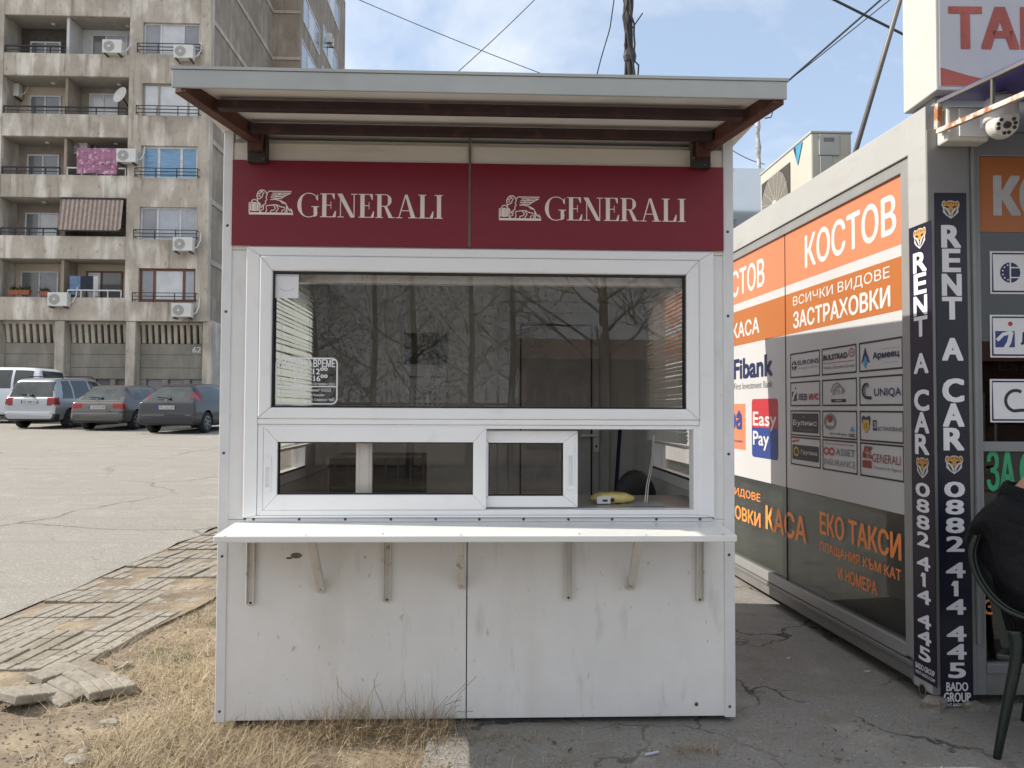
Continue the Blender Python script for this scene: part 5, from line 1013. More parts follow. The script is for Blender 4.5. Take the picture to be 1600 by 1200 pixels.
mb = MB(); a0, a1, z0, z1 = GP.rect(300, 542, 314, 551); mb.text(GP, '62', a0, a1, z0, z1, .004, 0, .03, .12); mb.build('house_number', BWH, apt)
# windows of the rear wing
RW = Plane((X2_, Y2+.001, 0), (0, 1, 0))
for (u0, v0, u1, v1) in ((474, -12, 500, 30), (472, 62, 500, 108), (505, 38, 528, 85), (507, -50, 530, 0), (504, 104, 528, 150)):
    a0, a1 = RW.ab(u0, 0)[0], RW.ab(u1, 0)[0]; z1 = RW.ab(u0, v0)[1]; z0 = z1-1.7
    window(RW, a0, a1, z0, z1, (.3, .7), WFR, [PGR, PNET, PSH], d=.04, fw=.1)
# --------------------------------------------------------------- outdoor units on the facade
ACW = mat('ac_white_enamel', (.66, .66, .63), .45, var=.06, scale=4); ACD = mat('ac_fan_dark', (.09, .09, .085), .6)
def make_ac():
    r = thing('air_conditioner', (0, 0, 0), None, 'air conditioner', 'air conditioners on the apartment facade')
    MB().box(-.42, .42, -.16, .16, .0, .60).build('case', ACW, r, bevel=.03)
    P = Plane((0, -.16, 0), (1, 0, 0)); mb = MB(); mb.disc((-.12, -.162, .3), (0, -1, 0), 0, .235, 24, .006); mb.build('fan_opening', ACD, r)
    mb = MB(); 
    for k in range(6): mb.disc((-.12, -.172, .3), (0, -1, 0), .05+k*.034, .066+k*.034, 24, .002)
    mb.disc((-.12, -.174, .3), (0, -1, 0), 0, .06, 16, .004); mb.build('grille', ACW, r)
    MB().bar((-.3, -.2, -.04), (-.3, .32, -.04), .04, .05).build('bracket', IRON, r); MB().bar((.3, -.2, -.04), (.3, .32, -.04), .04, .05).build('bracket', IRON, r)
    mb = MB(); mb.tube([(.42, .05, .15), (.55, .05, .2), (.62, .2, .5), (.62, .28, .9)], .025, 6); mb.build('pipe', ACW, r)
    return r
ac0 = make_ac()
acs = [(177, 85, BY-.2, 'white air conditioner on the edge of the whitewashed top right balcony'), (288, 93, BY-.45, 'white air conditioner under the topmost window, at its right end'),
       (17, 152, BY+.9, 'grey air conditioner inside the balcony at the far left, one floor below the top'), (124, 242, BY+.9, 'air conditioner inside the balcony above the pink carpet'),
       (199, 255, BY-.2, 'air conditioner on the corner between pink carpet and blue blinds'), (287, 393, BY-.45, 'air conditioner below the white framed window above the brown one'),
       (92, 479, BY-.2, 'air conditioner hung before the lowest balcony, between planters and laundry'), (285, 496, BY-.45, 'air conditioner hung below the brown framed window')]
for i, (u, v, Y, lab) in enumerate(acs):
    o = ac0 if i == 0 else copy_tree(ac0); p = PY(u, v, Y); o.location = p; o['label'] = lab
p = PX(516, 70, X2_+.35); o = copy_tree(ac0); o.location = p; o.rotation_euler.z = rad(90); o['label'] = 'small air conditioner high on the receding rear wing of the apartment block'
# carpet, awning blind, laundry, planters, dish
def cloth(name, u0, v0, u1, v1, Y, m, label, cat, wave=.04, n=14, group=None, th=.02):
    a = PY(u0, v0, Y); b = PY(u1, v1, Y); mb = MB(); A = []; 
    for d in (0, th):
        for j in range(5):
            for i in range(n+1): t = i/n; A.append((a.x+(b.x-a.x)*t, Y+d+wave*math.sin(t*9+j*.3)*j/4, a.z+(b.z-a.z)*j/4+.02*math.sin(t*5)*(j == 4)))
    k = 5*(n+1); fs = []
    for s in (0, k):
        fs += [(s+j*(n+1)+i, s+(j+1)*(n+1)+i, s+(j+1)*(n+1)+i+1, s+j*(n+1)+i+1) for j in range(4) for i in range(n)]
    fs += [(i, i+1, k+i+1, k+i) for i in range(n)]+[(4*(n+1)+i, 4*(n+1)+i+1, k+4*(n+1)+i+1, k+4*(n+1)+i) for i in range(n)]
    mb.add(A, fs); return tag(mb.build(name, m, smooth=True), label, cat, group)
cloth('carpet', 120, 231, 183, 272, BY-.06, layer(layer(mat('pink_carpet', (.40, .19, .29), .9, var=.2, scale=3), (.60, .38, .50), 5, .55, .62), (.18, .03, .10), 6, .60, .66, loc=(5, 1, 2)), 'pink patterned carpet airing over a balcony railing', 'carpet')
mb = MB(); x0, x1 = Bx(94), Bx(192); zt, zb = Bz(311), Bz(363); n = 28
for i in range(n):
    a, b = x0+(x1-x0)*i/n, x0+(x1-x0)*(i+1)/n
    mb.hexa([(a, BY-.30, zb), (b, BY-.30, zb), (b, BY-.28, zb), (a, BY-.28, zb), (a, BY-.06, zt), (b, BY-.06, zt), (b, BY-.04, zt), (a, BY-.04, zt)], i % 2)
t = thing('balcony_blind', ((x0+x1)/2, BY-.2, zb), 'red and white striped awning blind covering one balcony', 'awning')
mb.build('striped_cloth', [mat('stripe_red', (.27, .18, .155), .9), mat('stripe_white', (.43, .38, .33), .9)], t)
mb = MB(); mb.bar((x0, BY-.05, zt), (x1, BY-.05, zt), .08, .08); mb.bar((x0, BY-.29, zb), (x1, BY-.29, zb), .05, .05); mb.bar((x0, BY-.41, zb), (x0, BY, zb+.3), .03, .03); mb.bar((x1, BY-.41, zb), (x1, BY, zb+.3), .03, .03); mb.build('frame', IRON, t)
JE = mat('jeans_blue', (.16, .24, .38), .9, var=.2); JD = mat('jeans_dark', (.03, .035, .06), .9, var=.2); LW = mat('laundry_white', (.55, .55, .52), .9)
for u0, v0, u1, v1, m, lab in ((109, 431, 125, 461, JE, 'light blue jeans on the lowest balcony washing line'), (126, 431, 145, 455, JD, 'dark trousers drying on the lowest balcony line'), (146, 431, 153, 462, LW, 'white cloth drying at the right end of the balcony line')):
    cloth('laundry', u0, v0, u1, v1, BY+.05, m, lab, 'laundry', .03, 6, 'laundry on the lowest balcony')
LEAFD = mat('dull_leaf', (.07, .10, .03), .7, var=.3, scale=9); TERR = mat('terracotta_plastic', (.30, .10, .05), .7)
for j, (u, v, lab) in enumerate(((23, 457, 'terracotta planter at the left on the lowest balcony edge'), (39, 457, 'terracotta planter in the middle on the lowest balcony edge'), (70, 459, 'terracotta planter nearest the air conditioner on the lowest balcony'))):
    p = PY(u, v, BY+.02); t = thing('planter', p-Vector((0, 0, .1)), lab, 'planter', 'planters on the lowest balcony')
    mb = MB(); mb.hexa([(p.x-.2, p.y-.08, p.z-.1), (p.x+.2, p.y-.08, p.z-.1), (p.x+.2, p.y+.08, p.z-.1), (p.x-.2, p.y+.08, p.z-.1), (p.x-.24, p.y-.1, p.z+.1), (p.x+.24, p.y-.1, p.z+.1), (p.x+.24, p.y+.1, p.z+.1), (p.x-.24, p.y+.1, p.z+.1)]); mb.build('pot', TERR, t)
    mb = MB(); rr = random.Random(j)
    for i in range(60): blade(mb, (p.x+rr.uniform(-.2, .2), p.y+rr.uniform(-.06, .06), p.z+.1), rr.uniform(.1, .35), rr.uniform(0, 6.28), rr.uniform(0, 1), .05, .3, 0)
    mb.build('leaves', LEAFD, t)
p = PY(190, 150, BY+.3); t = thing('satellite_dish', p, 'white satellite dish at the right end of the second balcony from the top', 'dish')
MB().lathe(p+Vector((0, 0, 0)), [(0, .0), (.2, .03), (.38, .1), (.39, .1), (.2, .02), (0, -.01)], 20, 0, Vector((-.5, -1, .3))).build('dish', ACW, t, smooth=True)
MB().bar(p, p+Vector((.2, .3, -.4)), .04, .04).build('mount', IRON, t)
# ================================================================== CARS
TYRE = mat('tyre_rubber', (.018, .018, .019), .85, var=.2); RIM = mat('alloy_rim', (.22, .22, .23), .35, .7, var=.05)
CARGL = mat('car_glass', (.035, .042, .042), .06, var=.1, spec=.8); CARGP = mat('car_glass_grey', (.06, .07, .07), .08, var=.3, scale=2, spec=.8); LAMPR = mat('tail_lamp_red', (.24, .012, .016), .15, var=.1, scale=12); LAMPW = mat('lamp_clear', (.6, .55, .55), .15); BUMP = mat('black_bumper', (.03, .03, .032), .6)
PLATEW = mat('plate_white', (.6, .6, .6), .4); PLATEB = mat('plate_blue', (.03, .07, .35), .4)
def paint(name, c, met=.5, r=.3):
    m = mat(name, c, r, met, var=.03, scale=3); m.node_tree.nodes['Principled BSDF'].inputs['Coat Weight'].default_value = .3; m.node_tree.nodes['Principled BSDF'].inputs['Coat Roughness'].default_value = .08
    return layer(m, tuple(x*.7+.02 for x in c), 3, .6, .9, amt=.25)
def car(label, pm, st, belt, side_wins, rear, lamps, L, wheels, wr, plate, txt, bumper=None, gl=CARGL, rails=False, wiper=True, group='cars parked before the apartment block', name='parked_car', rgl=None, emblem=True, trim=None):
    # st: (y, z_bottom, z_top, half width at belt, half width at roof)
    root = thing(name, (0, 0, 0), label, 'car' if name == 'parked_car' else 'van', group)
    N = 150; us = [i/(N-1)*(len(st)-1) for i in range(N)]
    def cr(k, u):
        i = min(int(u), len(st)-2); t = u-i; p = [st[max(0, min(len(st)-1, j))][k] for j in (i-1, i, i+1, i+2)]
        lo_, hi_ = min(p[1], p[2]), max(p[1], p[2]); v = .5*((2*p[1])+(-p[0]+p[2])*t+(2*p[0]-5*p[1]+4*p[2]-p[3])*t*t+(-p[0]+3*p[1]-3*p[2]+p[3])*t**3)
        return max(lo_, min(hi_, v))
    rings = []; R = []
    for u in us:
        y, zb, zt, wb, wt = (cr(k, u) for k in range(5)); zbelt = min(belt, zt-.03)
        wt_ = wb*.93+(wt-wb*.93)*min(1, max(0, (zt-belt)/.4))
        pts = [(0, zb), (wb*.55, zb), (wb*.90, zb), (wb*.965, zb+.06), (wb*.995, zb+.3*(zbelt-zb)), (wb, zb+.6*(zbelt-zb)), (wb*.975, zb+.86*(zbelt-zb)), (wb*.955, zbelt)]
        p2 = pts[:3]
        for a_, b_ in zip(pts[2:-1], pts[3:]): p2 += [(a_[0]+(b_[0]-a_[0])*k/4, a_[1]+(b_[1]-a_[1])*k/4) for k in (1, 2, 3, 4)]
        pts = p2; J0 = len(pts)-8
        zr_ = zbelt+(zt-zbelt)*.86; n = 7
        for j in range(1, n+1): t = j/n; pts.append((wb*.955+(wt_*1.0-wb*.955)*t+.03*math.sin(t*math.pi)*min(1, (zt-zbelt)/.4), zbelt+(zr_-zbelt)*t))
        pts += [(wt_*.93, zbelt+(zt-zbelt)*.95), (wt_*.82, zbelt+(zt-zbelt)*.99)]+[(wt_*.82*(1-j/8), zt) for j in range(1, 9)]
        rings.append((y, pts))
    M_ = len(rings[0][1]); V = []; idx = {}
    for i, (y, pts) in enumerate(rings):
        for j, (x, z) in enumerate(pts):
            idx[(i, j, 1)] = len(V); V.append(Vector((x, y, z)))
            if 0 < j < M_-1: idx[(i, j, -1)] = len(V); V.append(Vector((-x, y, z)))
            else: idx[(i, j, -1)] = idx[(i, j, 1)]
    fb, fg, fr, fl, fbm = [], [], [], {1: [], -1: []}, []
    zroof = max(s[2] for s in st)
    def cls(c, j, s):
        for wy, _ in [(w, 0) for w in wheels]:
            if (c.y-wy)**2+(c.z-wr)**2 < (wr+.055)**2 and abs(c.x) > .5: return None
        (ly0, ly1), (lz0, lz1), lx = lamps
        if ly0 <= c.y <= ly1 and lz0 <= c.z <= lz1 and abs(c.x) > lx: return fl[s]
        if rear and c.y < rear[0] and rear[1] < c.z < rear[2] and abs(c.x) < rear[3]-.12*max(0, (c.z-rear[1])): return fr
        zc = c.z
        for (y0, y1, y0t, y1t) in side_wins:
            t = (zc-belt)/max(.01, zroof-belt)
            if J0+7 <= j <= J0+13 and zc > belt+.035 and zc < zroof-.13 and y0+(y0t-y0)*t < c.y < y1+(y1t-y1)*t: return fg
        if st[-1][0]*.62 < c.y and j >= J0+15 and belt+.1 < c.z < zroof-.06: return fg
        if trim and c.y < .22 and trim[0] < c.z < trim[1]: return fbm
        if bumper and c.z < bumper and (c.y < .25 or c.y > L-.3 or c.z < .30): return fbm
        return fb
    for i in range(N-1):
        for j in range(M_-1):
            for s in (1, -1):
                q = [idx[(i, j, s)], idx[(i+1, j, s)], idx[(i+1, j+1, s)], idx[(i, j+1, s)]]
                if s == 1: q = q[::-1]
                q = [a for k, a in enumerate(q) if a not in q[:k]]
                if len(q) < 3: continue
                c = sum((V[a] for a in q), Vector())/len(q); t = cls(c, j, s)
                if t is not None: t.append(q)
    for i in (0, N-1):
        loop = [idx[(i, j, 1)] for j in range(M_)]+[idx[(i, j, -1)] for j in range(M_-2, 0, -1)]
        (fbm if bumper and i == 0 and st[0][2] < bumper else fb).append(loop if i else loop[::-1])
    def sub(name, fs, m, off=0, parent=root):
        if not fs: return None
        used = sorted({a for f in fs for a in f}); mp_ = {a: k for k, a in enumerate(used)}; mb = MB(); mb.add([V[a] for a in used], [[mp_[a] for a in f] for f in fs]); return mb.build(name, m, parent, smooth=True)
    body = sub('body', fb, pm); sub('bumper', fbm, BUMP); sub('side_glass', fg, gl); rg_ = sub('rear_window', fr, rgl or gl)
    for s in (1, -1): sub('tail_lamp', fl[s], LAMPR)
    MB().box(-.62, .62, .45, L-.4, .24, .62).build('underbody', DARK, root)
    for wy in wheels:
        for s in (1, -1):
            x = s*(st[len(st)//2][3]-.11); w = MB(); w.lathe((x, wy, wr), [(wr*.62, -.10), (wr*.93, -.10), (wr, -.07), (wr, .07), (wr*.93, .10), (wr*.62, .10), (wr*.6, .05)], 28, 0, (s, 0, 0)); wo = w.build('wheel', TYRE, root, smooth=True)
            w = MB(); w.disc((x+s*.055, wy, wr), (s, 0, 0), 0, wr*.62, 24, .002, 1); w.lathe((x, wy, wr), [(wr*.64, .101), (wr*.56, .104), (wr*.55, .06)], 28, 0, (s, 0, 0))
            for k in range(6):
                a = k*math.pi/3+.3; d = Vector((0, math.cos(a), math.sin(a))); c = Vector((x+s*.085, wy, wr)); w.bar(c+d*.03, c+d*wr*.6, .05, .03, 0, up=(1, 0, 0))
            w.disc((x+s*.085, wy, wr), (s, 0, 0), 0, .055, 14, .02); w.build('rim', [RIM, DARK], wo)
    if plate:
        py, pz = plate; PP = Plane((0, py, 0), (1, 0, 0)); p = MB(); p.pbox(PP, -.26, .26, pz, pz+.11, 0, .012, 0); p.pbox(PP, -.26, -.215, pz+.002, pz+.108, .0121, .0135, 1); p.text(PP, txt, -.19, .24, pz+.02, pz+.09, .0125, 2, .01); p.build('number_plate', [PLATEW, PLATEB, INK], root)
        if emblem: p = MB(); p.disc((0, py+.0, pz+.27), (0, -1, .1), 0, .045, 16, .02); p.build('emblem', RIM, root)
    if wiper and rear:
        # lies on the rear glass
        zc = rear[1]+.06; best = min((v for v in V if abs(v.x) < .2), key=lambda v: abs(v.z-zc)+(5 if v.y > 1.5 else 0)); p = MB(); p.bar((.04, best.y-.035, zc+.0), (-.36, best.y-.035, zc+.03), .02, .03); p.ball((.04, best.y-.03, zc), .04); p.build('wiper', BUMP, root)
    if rails:
        for s in (1, -1):
            xr = st[len(st)//2][4]*.93; p = MB(); p.tube([(s*xr, .75, zroof-.02), (s*xr, .85, zroof+.04), (s*xr, 2.3, zroof+.05), (s*xr, 2.45, zroof-.01)], .018, 6); p.build('roof_rail', BUMP, root)
    for s in (1, -1):
        p = MB(); yy = side_wins[-1][1]-.15 if side_wins else L*.6; p.ball((s*(st[len(st)//2][3]+.07), yy, belt+.06), 1, 0, (.10, .06, .07), 10, 6); p.build('mirror', pm, root, smooth=True)
    return root
SIL = paint('silver_paint', (.37, .385, .41), .45); GRY = paint('warm_grey_paint', (.10, .095, .09), .25, .3); DGR = paint('dark_grey_paint', (.022, .024, .03), .1, .3); VWH = paint('van_white_paint', (.60, .64, .70), 0, .35)
def place(o, u, v, rz, Y=None):
    p = PG(u, v); o.location = p; o.rotation_euler = (math.atan(.0315), 0, rad(rz)); o.scale = (1.05, 1.05, 1.06); return o
mpv = car('silver family van with black lower bumper, parked left of the grey estate car', SIL,
    [(0, .34, .56, .80, .7), (.02, .30, .60, .86, .7), (.05, .29, .95, .87, .7), (.11, .28, 1.06, .88, .72), (.22, .27, 1.36, .885, .70), (.33, .26, 1.56, .89, .68), (.55, .25, 1.635, .895, .67), (1.3, .22, 1.66, .90, .67), (2.3, .22, 1.63, .90, .66), (2.8, .22, 1.50, .90, .64), (3.45, .22, 1.10, .89, .7), (4.0, .24, 1.0, .86, .7), (4.3, .26, .82, .78, .6), (4.39, .34, .6, .7, .5)],
    .98, [(.42, 1.0, .62, 1.0), (1.08, 1.95, 1.08, 1.9), (2.05, 3.0, 2.0, 2.45)], (.5, 1.04, 1.53, .74), ((0, .26), (.78, 1.02), .56), 4.39, (.82, 3.5), .32, (-.0, .83), 'СВ 3088 АА', bumper=.50, rails=True, rgl=CARGP)
est = car('weathered grey estate car parked between the silver family van and the dark hatchback', GRY,
    [(0, .34, .55, .78, .7), (.03, .28, .62, .84, .7), (.10, .26, .86, .86, .7), (.20, .25, .95, .865, .7), (.46, .25, 1.16, .87, .64), (.68, .24, 1.36, .87, .60), (.9, .22, 1.41, .87, .60), (1.6, .2, 1.43, .87, .60), (2.3, .2, 1.40, .87, .59), (2.7, .2, 1.25, .87, .6), (3.15, .2, .96, .87, .7), (3.9, .22, .88, .86, .7), (4.3, .24, .74, .80, .6), (4.47, .34, .56, .7, .5)],
    .90, [(.72, 1.28, 1.0, 1.28), (1.36, 2.05, 1.36, 1.95), (2.13, 2.95, 2.1, 2.45)], (.8, .97, 1.34, .66), ((0, .3), (.70, .86), .50), 4.47, (.86, 3.62), .31, (.06, .69), 'СВ 9751 НВ', bumper=.36, trim=(.575, .625), rgl=CARGP)
hat = car('dark grey hatchback parked right of the estate car, partly hidden by the kiosk', DGR,
    [(0, .36, .56, .80, .7), (.02, .30, .62, .87, .7), (.07, .28, .90, .885, .7), (.14, .27, .99, .89, .7), (.38, .26, 1.22, .895, .62), (.60, .24, 1.42, .90, .58), (.9, .22, 1.47, .905, .58), (1.6, .2, 1.49, .91, .59), (2.2, .2, 1.46, .91, .58), (2.65, .2, 1.28, .91, .6), (3.15, .2, .99, .90, .7), (3.8, .22, .90, .87, .7), (4.2, .24, .76, .80, .6), (4.34, .34, .56, .7, .5)],
    .93, [(.62, 1.0, .95, 1.02), (1.08, 1.85, 1.08, 1.75), (1.93, 2.85, 1.9, 2.35)], (.66, 1.0, 1.38, .68), ((.24, .66), (1.0, 1.38), .64), 4.34, (.8, 3.45), .32, (.02, .74), 'РВ 2562 АВ', bumper=.40, trim=(.56, .59), rgl=CARGP)
van = car('white passenger van parked behind the silver family van, windows along its side', VWH,
    [(0, .4, .8, .90, .8), (.05, .34, 1.2, .95, .8), (.12, .32, 1.75, .96, .80), (.26, .30, 1.92, .96, .78), (.7, .28, 1.98, .97, .78), (2.0, .28, 1.99, .97, .78), (3.2, .28, 1.97, .97, .77), (3.7, .28, 1.80, .96, .75), (4.2, .28, 1.25, .95, .8), (4.7, .3, 1.05, .92, .8), (4.95, .36, .7, .8, .6)],
    1.22, [(.28, 1.0, .36, 1.0), (1.15, 2.2, 1.15, 2.2), (2.35, 3.9, 2.35, 3.4)], (.2, 1.25, 1.85, .7), ((0, .2), (.8, 1.15), .80), 4.95, (.95, 3.9), .33, None, '', bumper=.5, group=None, name='parked_van')
place(mpv, 45, 671, -6); place(est, 150, 674, -5); place(hat, 259, 679, -6)
p = PY(89, 640, 31.2); van.location = (p.x-.05, 31.2, g(31.2)); van.rotation_euler = (0, 0, rad(88)); van.scale = (1.06, 1.06, 1.09)
# ================================================================== POLES AND WIRES
WIRE = mat('black_cable', (.035, .035, .038), .6); WOOD = mat('dark_wooden_pole', (.06, .05, .045), .9, var=.2, scale=10, bump=.5)
Yp = 11.0; pb = PY(984, 118, Yp)
t = thing('utility_pole', (pb.x, Yp, g(Yp)), 'dark utility pole wrapped in cables rising behind the kiosk roof', 'pole')
pt_ = PY(980, -80, Yp); dirp = (pt_-pb).normalized(); base = pb-dirp*((pb.z-g(Yp))/dirp.z)
MB().tube([base, pb, pt_+dirp*2], [.075, .06, .05], 10).build('shaft', WOOD, t, smooth=True)
mb = MB(); rr = random.Random(6)
for k in range(6):
    ph = rr.uniform(0, 6); pts = []
    for i in range(26): q = base+(pt_-base)*(.55+.45*i/25); pts.append(q+Vector((.065*math.cos(ph+i*.35*(1+k*.1))+rr.gauss(0, .012), -.04+.05*math.sin(ph+i*.3), 0)))
    mb.tube(pts, .014, 6)
q = PY(984, 88, Yp); mb.ball(q, .11, 0, (.9, .8, 1.3), 8, 6); mb.tube([q, q+Vector((.12, -.05, -.15)), q+Vector((.1, -.05, -.5))], .012, 6); mb.tube([q+Vector((0, -.05, .35)), q+Vector((.18, -.05, .62))], .01, 6); mb.build('cable_bundle', WIRE, t)
Yp = 9.0; q0, q1 = PY(1186, 262, Yp), PY(1183, 178, Yp); d = (q1-q0).normalized(); b_ = q0-d*((q0.z-g(Yp))/d.z)
t = thing('mast', b_, 'thin pale mast wrapped in plastic standing behind the grey pavilion', 'pole')
MB().tube([b_, q1+d*.15], .022, 10).build('shaft', mat('galvanised_tube', (.45, .46, .47), .4, .4), t, smooth=True)
mb = MB(); mb.tube([q0+(q1-q0)*k/8+Vector((.006*math.sin(k*2.2), 0, 0)) for k in range(-2, 8)], [.028+.008*math.sin(k*1.7) for k in range(10)], 8); mb.build('plastic_wrap', mat('dull_film_wrap', (.5, .52, .54), .3, var=.3, scale=30), t, smooth=True)
mb = MB(); mb.tube([PY(1195, 185, Yp), PY(1205, 183, Yp), PY(1208, 172, Yp), PY(1202, 166, 8)], .007, 6); mb.build('lead', WIRE, t)
Yr = 5.2; r0_, r1_ = PY(1334, 246, Yr), PY(1409, -8, Yr); d = (r1_-r0_).normalized()
tag(MB().tube([r0_-d*((r0_.z-(zr-.26))/d.z), r1_+d*1.5], .017, 10).build('brace_rod', SG, smooth=True), 'slanting grey steel rod rising from the pavilion roof behind the air conditioner', 'rod')
def wire(px, Y, r, label, sag=.0, Y2=None):
    n = 14; P = []; 
    for i in range(n+1):
        t = -.15+1.3*i/n; k = t*(len(px)-1); j = max(0, min(len(px)-2, int(math.floor(k)))); f = k-j
        u = px[j][0]+(px[j+1][0]-px[j][0])*f; v = px[j][1]+(px[j+1][1]-px[j][1])*f
        P.append(PY(u, v, Y+((Y2 or Y)-Y)*t)-Vector((0, 0, sag*4*t*(1-t))))
    tag(MB().tube(P, r, 6).build('overhead_wire', WIRE), label, 'wire', 'overhead wires')
wire([(548, -6), (862, 121)], 14, .007, 'thin wire slanting down to the right across the clouds left of the pole', .03)
wire([(838, -3), (710, 117)], 12, .007, 'thin wire slanting down to the left across the clouds, crossing the other one', .02)
wire([(960, -5), (953, 45), (940, 88), (931, 123)], 10.8, .009, 'slack wire hanging just left of the cable wrapped pole')
wire([(1385, -8), (1232, 126)], 9.0, .013, 'upper of two black wires running from the canopy corner up to the right')
wire([(1420, -24), (1268, 98), (1236, 123)], 9.4, .007, 'thin lower wire running beside the black one up from the canopy corner')
wire([(1292, -6), (1412, 54)], 8.0, .014, 'thick black wire coming down to the right to the roof sign', .0)
wire([(1140, 232), (1188, 255)], 9.5, .005, 'faint thin wire leading to the plastic wrapped mast', .02)
# ================================================================== SEATED PERSON AND CHAIR
# both are built facing +X at the origin (near side at y = -.25) and then turned to where they stand
CHG = mat('dark_green_plastic', (.009, .018, .016), .36, var=.1, scale=8)
def smoothpts(P, n=6):
    out = []
    for i in range(len(P)-1):
        p = [Vector(P[max(0, min(len(P)-1, j))]) for j in (i-1, i, i+1, i+2)]
        for k in range(n):
            t_ = k/n; out.append(.5*((2*p[1])+(-p[0]+p[2])*t_+(2*p[0]-5*p[1]+4*p[2]-p[3])*t_*t_+(-p[0]+3*p[1]-3*p[2]+p[3])*t_**3))
    return out+[Vector(P[-1])]
foot = PG(1559, 1184); CHYAW = rad(-46); cdir = Vector((math.cos(CHYAW), math.sin(CHYAW), 0)); clat = Vector((-cdir.y, cdir.x, 0))
SP = Plane(foot, cdir)                     # near side of the chair
HW = .25
t = thing('chair', (0, 0, 0), 'dark green plastic armchair standing before the pavilion front at the right edge', 'chair')
near = [SP.ab(u, v) for u, v in ((1526, 836), (1518, 862), (1523, 892), (1541, 924), (1564, 947), (1592, 962), (1630, 971))]
near = [(a, z) for a, z in near]; a_end = near[-1][0]; near += [(a_end+.12, near[-1][1]-.005), (a_end+.20, near[-1][1]-.03)]
leg = [SP.ab(u, v) for u, v in ((1586, 985), (1590, 1020), (1573, 1110), (1559, 1184))]; leg[-1] = (leg[-1][0], 0.0)
tilt = lambda a, z, s: Vector((a, s*(HW+.02*(1-z)), z))
for s in (-1, 1):
    mb = MB(); P = [Vector((a, s*HW, z)) for a, z in near]
    for d, e in ((0, 0), (.010, .012), (-.004, .02)): mb.tube(smoothpts([p+Vector((d, -s*e, d*.5)) for p in P]), .0115, 8)
    mb.build('armrest', CHG, t, smooth=True)
    q = [tilt(a, z, s) for a, z in leg]; mb = MB(); mb.tube(smoothpts(q), [.030-.015*i/18 for i in range(19)], 8); mb.build('leg', CHG, t, smooth=True)
    fx = P[-1]; mb = MB(); mb.tube(smoothpts([fx, fx+Vector((-.01, 0, -.2)), Vector((fx.x+.02, s*(HW+.03), 0))]), [.03-.014*i/12 for i in range(13)], 8); mb.build('leg', CHG, t, smooth=True)
ta, tz = near[0]; mb = MB()
mb.tube(smoothpts([(ta, -HW, tz), (ta-.02, -HW+.08, tz+.012), (ta-.03, 0, tz+.02), (ta-.02, HW-.08, tz+.012), (ta, HW, tz)]), .015, 8)
for i in range(7): y = -.18+i*.06; mb.bar((ta-.022, y, tz+.012), (ta+.09, y, .45), .034, .010, up=(0, 1, 0))
mb.build('backrest', CHG, t)
mb = MB(); mb.hexa([(ta+.06, -HW+.02, .40), (ta+.52, -HW+.02, .42), (ta+.52, HW-.02, .42), (ta+.06, HW-.02, .40), (ta+.06, -HW+.02, .43), (ta+.52, -HW+.02, .45), (ta+.52, HW-.02, .45), (ta+.06, HW-.02, .43)]); mb.build('seat', CHG, t, bevel=.01)
t.location = foot+clat*HW; t.rotation_euler = (0, 0, CHYAW)
JK = layer(mat('black_jacket', (.006, .006, .009), .8, var=.2, scale=6, bump=.9, bscale=9, spec=.25), (.012, .012, .016), 4, .5, .7, amt=.6); JK.node_tree.nodes['Bump'].inputs['Distance'].default_value = .06; TRS = mat('black_trousers', (.012, .012, .014), .8, bump=.4, bscale=12); SKN = mat('skin', (.50, .29, .20), .55, var=.06, scale=20); HAIR = mat('dark_hair', (.02, .014, .01), .6, bump=.6, bscale=90)
person = thing('person', (0, 0, 0), 'seated person in a black jacket seen from behind at the right edge', 'person')
def skin(name, chains, m, lv=2, parent=person):
    vs, es, rs = [], [], []
    for ch in chains:
        prev = ch[0] if isinstance(ch[0], int) else None
        for it in (ch[1:] if prev is not None else ch):
            vs.append(Vector(it[0])); rs.append(it[1])
            if prev is not None: es.append((prev, len(vs)-1))
            prev = len(vs)-1
    me = bpy.data.meshes.new(name); me.from_pydata(vs, es, []); me.materials.append(m); o = bpy.data.objects.new(name, me); COL.objects.link(o); o.parent = parent
    md = o.modifiers.new('skin', 'SKIN'); md.use_smooth_shade = True
    if not me.skin_vertices: me.attributes.new('skin_vert', 'FLOAT_VECTOR', 'POINT')
    for i, sv in enumerate(me.skin_vertices[0].data): r_ = rs[i]; sv.radius = r_ if isinstance(r_, tuple) else (r_, r_); sv.use_root = (i == 0)
    sd = o.modifiers.new('sub', 'SUBSURF'); sd.levels = lv; sd.render_levels = lv
    return o
X0 = ta+.10                                 # pelvis, leaning a little forward from the backrest
BODY = [[((X0+.16, 0, .56), .10), ((X0+.07, 0, .74), .09), ((X0, 0, .90), .11), ((X0+.02, 0, 1.02), .085), ((X0+.05, 0, 1.11), .052), ((X0+.12, 0, 1.18), .056), ((X0+.17, 0, 1.28), (.095, .08)), ((X0+.18, 0, 1.36), (.09, .075))],
        [0, ((X0+.20, -.10, .54), .06), ((X0+.46, -.12, .53), .055), ((X0+.48, -.12, .28), .052), ((X0+.45, -.12, .09), .04), ((X0+.58, -.13, .045), .036)],
        [0, ((X0+.20, .10, .54), .06), ((X0+.46, .12, .53), .055), ((X0+.50, .12, .28), .052), ((X0+.48, .12, .09), .04), ((X0+.61, .13, .045), .036)],
        [3, ((X0+.02, -.165, .97), .05), ((X0+.06, -.18, .74), .04), ((X0+.29, -.15, .66), .042), ((X0+.36, -.15, .65), .034)],
        [3, ((X0+.02, .19, .97), .05), ((X0+.06, .245, .72), .04), ((X0+.29, .20, .66), .042), ((X0+.36, .18, .65), .034)]]
skin('person_body', BODY, SKN)
